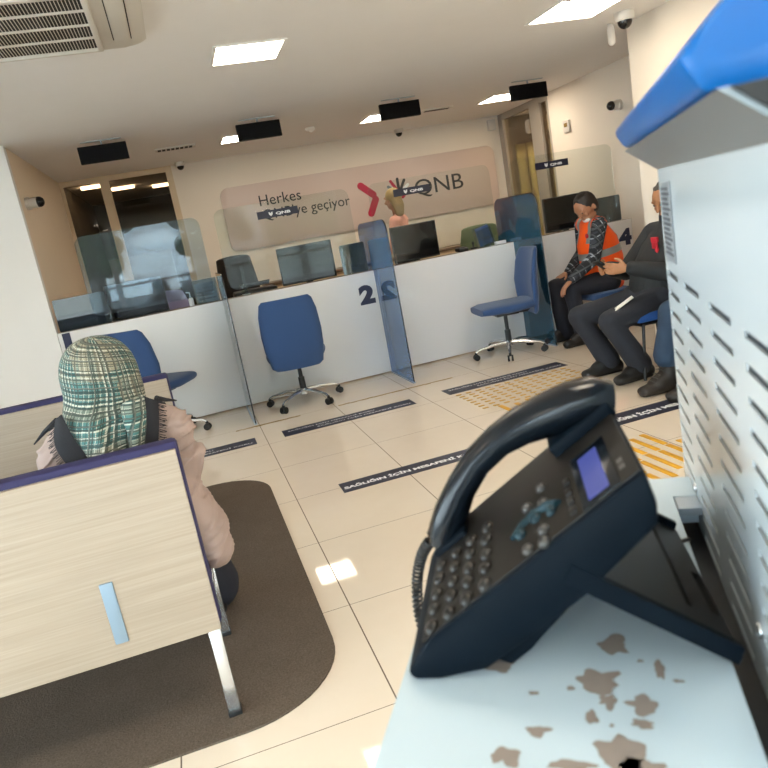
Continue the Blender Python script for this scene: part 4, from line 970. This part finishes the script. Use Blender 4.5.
# clerk behind the counter
cw = thing('person', 'clerk with fair hair and pink top behind the counter', 'person', (2.36, 7.5, 0))
m = M(); hd = (2.36, 7.5, 1.545); hf = (-.45, .9, -.1)
torso(m, (2.40, 7.5, .9), (2.40, 7.5, 1.2), (2.38, 7.5, 1.42), (.55, .8, 0), hf, (.13, .11, .14, .11), (.09, .085, .09, .055)); m.limb([(2.38, 7.5, 1.36), (2.37, 7.5, 1.5)], [.045, .042]); head_parts(m, hd, hf, r=.09)
for sx in (-1, 1):
    s = V((.55, .8, 0))*sx; sh = V((2.39, 7.5, 1.31))+s*.15; el = sh+V((-.05, -.02, -.26))+s*.03; wr = el+V((-.16, .08, -.06)); arm(m, sh, el, wr); hand_parts(m, wr, (-.8, .4, -.2), (0, 0, -1), (.3, .5, .3), .5); m.limb([(2.39, 7.5, 1.30), sh], [.05, .045])
    hp = V((2.40, 7.5, .88))+s*.08; leg(m, hp, hp+V((-.01, 0, -.42)), hp+V((0, 0, -.80))); m.limb([hp+V((0, 0, -.82)), hp+V((-.1, .07, -.85))], [.034, .025])
m.build('body', 'skin', cw, True, voxel=.008, sm=4)
m = M(); torso(m, (2.40, 7.5, .88), (2.40, 7.5, 1.2), (2.38, 7.5, 1.42), (.55, .8, 0), hf, (.15, .13, .155, .12), (.11, .10, .105, .062))
for sx in (-1, 1):
    s = V((.55, .8, 0))*sx; sh = V((2.39, 7.5, 1.31))+s*.15; el = sh+V((-.05, -.02, -.26))+s*.03; wr = el+V((-.16, .08, -.06)); arm(m, sh, el, lerp(el, wr, .9), g=.012); m.limb([(2.39, 7.5, 1.30), sh], [.065, .06])
m.build('blouse', 'pink_cloth', cw, True, voxel=.009, sm=4)
m = M()
for sx in (-1, 1): s = V((.55, .8, 0))*sx; hp = V((2.40, 7.5, .88))+s*.08; leg(m, hp, hp+V((-.01, 0, -.42)), hp+V((0, 0, -.80)), .018, flare=.02)
m.limb([V((2.40, 7.5, .9))-V((.55, .8, 0))*.08, V((2.40, 7.5, .9))+V((.55, .8, 0))*.08], [.11, .11]); m.build('trousers', 'dark_trousers', cw, True, voxel=.01, sm=3)
m = M(); c = V(hd); f, s, u = frame(hf); B = Matrix((s, f, u)).transposed()
m.ball(c+u*.03-f*.02, (.088, .09, .092), B); m.limb([c-f*.05+u*.02, c-f*.065-u*.08, c-f*.06-u*.17], [(.075, .05), (.08, .045), (.06, .03)], s); m.build('hair', 'hair_blonde', cw, True, voxel=.008, sm=4)

# woman in the headscarf on the near bench, seen from behind
wm = thing('person', 'person in plaid headscarf and beige coat seated on the near bench', 'person', (-.30, 2.2, 0))
m = M()
J = dict(pel=(-.31, 2.16, .52), chest=(-.31, 2.21, .74), neck=(-.31, 2.21, .90), head=(-.300, 2.235, 1.015), shL=(-.46, 2.21, .795), shR=(-.14, 2.20, .805), elL=(-.48, 2.25, .62), elR=(-.145, 2.21, .66), wrL=(-.45, 2.42, .53), wrR=(-.18, 2.43, .53),
         hipL=(-.40, 2.22, .50), hipR=(-.22, 2.22, .50), knL=(-.42, 2.62, .50), knR=(-.20, 2.62, .50), anL=(-.42, 2.60, .10), anR=(-.16, 2.58, .10))
side = V((-1, 0, 0)); torso(m, J['pel'], J['chest'], J['neck'], side, (0, 1, 0), (.14, .13, .14, .11), (.10, .10, .09, .06)); m.limb([J['neck'], lerp(J['neck'], J['head'], .7)], [.05, .048]); head_parts(m, J['head'], (.05, 1, -.2), r=.095)
for q in 'LR':
    arm(m, J['sh'+q], J['el'+q], J['wr'+q], (.05, .043, .04, .034, .027)); m.limb([J['chest'], J['sh'+q]], [.06, .05]); leg(m, J['hip'+q], J['kn'+q], J['an'+q]); m.limb([J['an'+q], V(J['an'+q])+V((0, .13, -.05))], [.034, .026])
    hand_parts(m, J['wr'+q], (.25 if q == 'L' else -.25, .8, -.2), (0, 0, -1), (1 if q == 'L' else -1, .1, 0), .6, .95)
m.build('body', 'skin', wm, True, voxel=.006, sm=4)
m = M(); torso(m, (-.31, 2.21, .47), (-.31, 2.21, .74), (-.31, 2.21, .95), side, (0, 1, 0), (.20, .19, .19, .11), (.12, .12, .115, .085))
m.limb([(-.25, 2.21, .89), (-.140, 2.20, .805)], [.062, .076]); m.limb([(-.37, 2.21, .89), (-.46, 2.21, .795)], [.062, .076])
m.limb([(-.138, 2.20, .80), (-.127, 2.20, .735), (-.145, 2.21, .66)], [.077, .078, .058]); m.limb([(-.145, 2.21, .66), (-.16, 2.31, .585), (-.18, 2.41, .535)], [.058, .058, .052])
m.limb([(-.465, 2.21, .79), (-.49, 2.22, .70), (-.48, 2.25, .62)], [.076, .07, .06]); m.limb([(-.48, 2.25, .62), (-.45, 2.40, .54)], [.06, .052])
for q in 'LR': m.limb([J['hip'+q], lerp(J['hip'+q], J['kn'+q], .9)], [.12, .10])
# coat skirt spilling over the bench end
m.limb([(-.165, 2.20, .64), (-.140, 2.20, .56), (-.113, 2.19, .47), (-.100, 2.18, .41)], [(.055, .10), (.065, .11), (.072, .12), (.060, .12)], (1, 0, 0), 24)
co = m.build('coat', 'coat_beige', wm, True, voxel=.006, sm=5)
for v in co.data.vertices:   # cloth wrinkles
    w = v.co+V((-.30, 2.2, 0))
    n = mnoise.noise(V((w.x*7, w.y*7, w.z*11)))*.006
    k = mnoise.noise(V((w.x*5+w.z*9, w.y*6, w.z*20-w.x*14))); n += .010*(max(0, 1-abs(k)*5)-.25)*(1 if w.z < .86 else .4)
    v.co += v.normal*n
# dark border panels of the scarf with fringes, lying on the shoulders
def panel(inner, outer, bow, name='scarf_border'):
    m = M(); n = 18; cols = []
    for k in range(n+1):
        a = spl(inner, k/n); b = spl(outer, k/n); cols.append([a.lerp(b, t/4)+V((0, -bow*math.sin(math.pi*t/4), .0)) for t in range(5)])
    m.rings(cols, cap=False, closed=False); m.build(name, 'scarf_black', wm, True, solid=.004)
    m = M(); L = [c[-1] for c in cols]; out = (outer[1]-inner[1]).normalized()
    for k in range(n*3):
        p = spl(L, k/(n*3)); d = out*.018+V((.004*math.sin(k*2.3), 0, -.010-.004*math.sin(k*1.7))); m.tube([p, p+d*.55+V((0, -.003, 0)), p+d], .0013, 4)
    m.build('fringe', 'scarf_black', wm, True)
panel([V((-.405, 2.085, .952)), V((-.385, 2.068, .87)), V((-.352, 2.062, .79)), V((-.33, 2.07, .72))], [V((-.425, 2.10, .940)), V((-.443, 2.085, .87)), V((-.418, 2.070, .79)), V((-.40, 2.075, .72))], .006)
panel([V((-.185, 2.085, .955)), V((-.208, 2.068, .87)), V((-.238, 2.062, .79)), V((-.26, 2.07, .72))], [V((-.148, 2.10, .925)), V((-.158, 2.080, .87)), V((-.180, 2.070, .79)), V((-.20, 2.075, .72))], .006)
for P_ in ([(-.152, 2.11, .932), (-.128, 2.13, .918), (-.100, 2.16, .903)], [(-.425, 2.11, .934), (-.47, 2.13, .906), (-.512, 2.16, .872)]):
    m = M(); m.tube(P_, [.009, .006, .002], 8); m.build('collar_edge', 'scarf_black', wm, True)
# headscarf: rings around the head, then a drape narrowing down the back
m = M(); rg = []; NA = 72
HS = [(1.137, .010, .012), (1.134, .034, .038), (1.123, .062, .070), (1.10, .087, .097), (1.07, .104, .114), (1.035, .112, .121), (1.0, .113, .121)]
DR = [(.968, -.412, .950, -.183, .116, 2.216), (.935, -.424, .905, -.188, .112, 2.180), (.893, -.418, .858, -.196, .104, 2.148), (.843, -.400, .818, -.208, .092, 2.124), (.800, -.380, .785, -.224, .076, 2.106), (.74, -.335, .735, -.25, .056, 2.095), (.69, -.315, .69, -.265, .036, 2.085)]
rows = [(z, -.300-rx, z, -.300+rx, ry, 2.232) for z, rx, ry in HS]+DR
for (zl, xl, zr, xr, ry, yc) in rows:
    ring = []; z = (zl+zr)/2; xm = (xl+xr)/2; rx = (xr-xl)/2; low = max(0, min(1, (.99-z)/.16))
    for i in range(NA):
        a = 2*math.pi*i/NA; ca, sa = math.cos(a), math.sin(a)
        x = xm+rx*ca; zz = zl+(zr-zl)*(ca+1)/2; lean = (x-xm)/.1-(.97-z)*2.2
        fold = low*(.018*math.sin(lean*4.6+.6)+.010*math.sin(lean*9.5+z*9))+.006*mnoise.noise(V((ca*3, sa*3, z*12)))
        y = yc+ry*sa*(1 if low == 0 else 1)+fold*(1 if sa < 0 else -1)
        ring.append(V((x, y, zz+.004*low*math.sin(a*3))))
    rg.append(ring)
m.rings(rg)
# flap folded over on the right
FL = [[V((-.248, 2.075, .945)), V((-.215, 2.055, .955)), V((-.178, 2.085, .962))], [V((-.250, 2.052, .905)), V((-.218, 2.036, .900)), V((-.186, 2.066, .893))], [V((-.246, 2.040, .865)), V((-.222, 2.026, .855)), V((-.200, 2.052, .845))], [V((-.250, 2.030, .825)), V((-.234, 2.022, .812)), V((-.216, 2.044, .800))]]
FL = [[spl(r_, t/8) for t in range(9)] for r_ in FL]; FL = [[spl([FL[k][t] for k in range(4)], q/12) for t in range(9)] for q in range(13)]
m.rings([r_+[p+V((0, .006, 0)) for p in r_[::-1]] for r_ in FL])
uvl = m.bm.loops.layers.uv.new('UVMap')
for f in m.bm.faces:
    c = f.calc_center_median(); flap = c.y < 2.232 and f.index < 0
    for l in f.loops:
        v = l.vert.co; a = math.atan2(v.x+.300, -(v.y-2.232))
        if c.x < -.300 and a > 2.5: a -= 2*math.pi
        if c.x >= -.300 and a < -2.5: a += 2*math.pi
        dz = max(0, .99-v.z); l[uvl].uv = (a*.30+dz*.55, v.z*2.7+a*.06-dz*.5*a)
o = m.build('headscarf', 'hijab_plaid', wm, True, ang=80)
sb = o.modifiers.new('sub', 'SUBSURF'); sb.levels = 1; sb.render_levels = 2
m = M(); torso(m, (-.31, 2.28, .50), (-.31, 2.30, .52), (-.31, 2.32, .54), side, (0, 1, 0))
m.bm.clear()
for q in 'LR': leg(m, lerp(J['hip'+q], J['kn'+q], .75), J['kn'+q], J['an'+q], .02, flare=.05)
m.build('skirt', 'dark_trousers', wm, True, voxel=.012, sm=3)
for q in 'LR': m = M(); shoe(m, J['an'+q], (0, 1, 0), .16, .002); flat_soles(m.build('shoe', 'shoe_black', wm, True, voxel=.008, sm=3), .0075)

# street trees outside, seen only as reflections in the glass
for k, (x, y) in enumerate(((-2.2, -9), (1.2, -10), (3.4, -8))):
    r = thing('street_tree', ('street tree outside at left of the front windows', 'street tree outside facing the middle of the front windows', 'street tree outside at right of the front windows')[k], 'tree', (x, y, -.12), 0, 'street trees outside')
    m = M(); m.tube([(0, 0, 0), (.05, 0, 1.2), (-.05, .05, 2.4)], [.14, .1, .07]); m.build('trunk', 'bark', r)
    m = M()
    for j in range(26):
        a = random.uniform(0, 6.28); b = random.uniform(.1, 1.1); m.ball((b*math.cos(a), b*math.sin(a), 2.4+random.uniform(-.7, 1.3)), random.uniform(.25, .45), seg=8)
    m.build('crown', 'leaf', r)
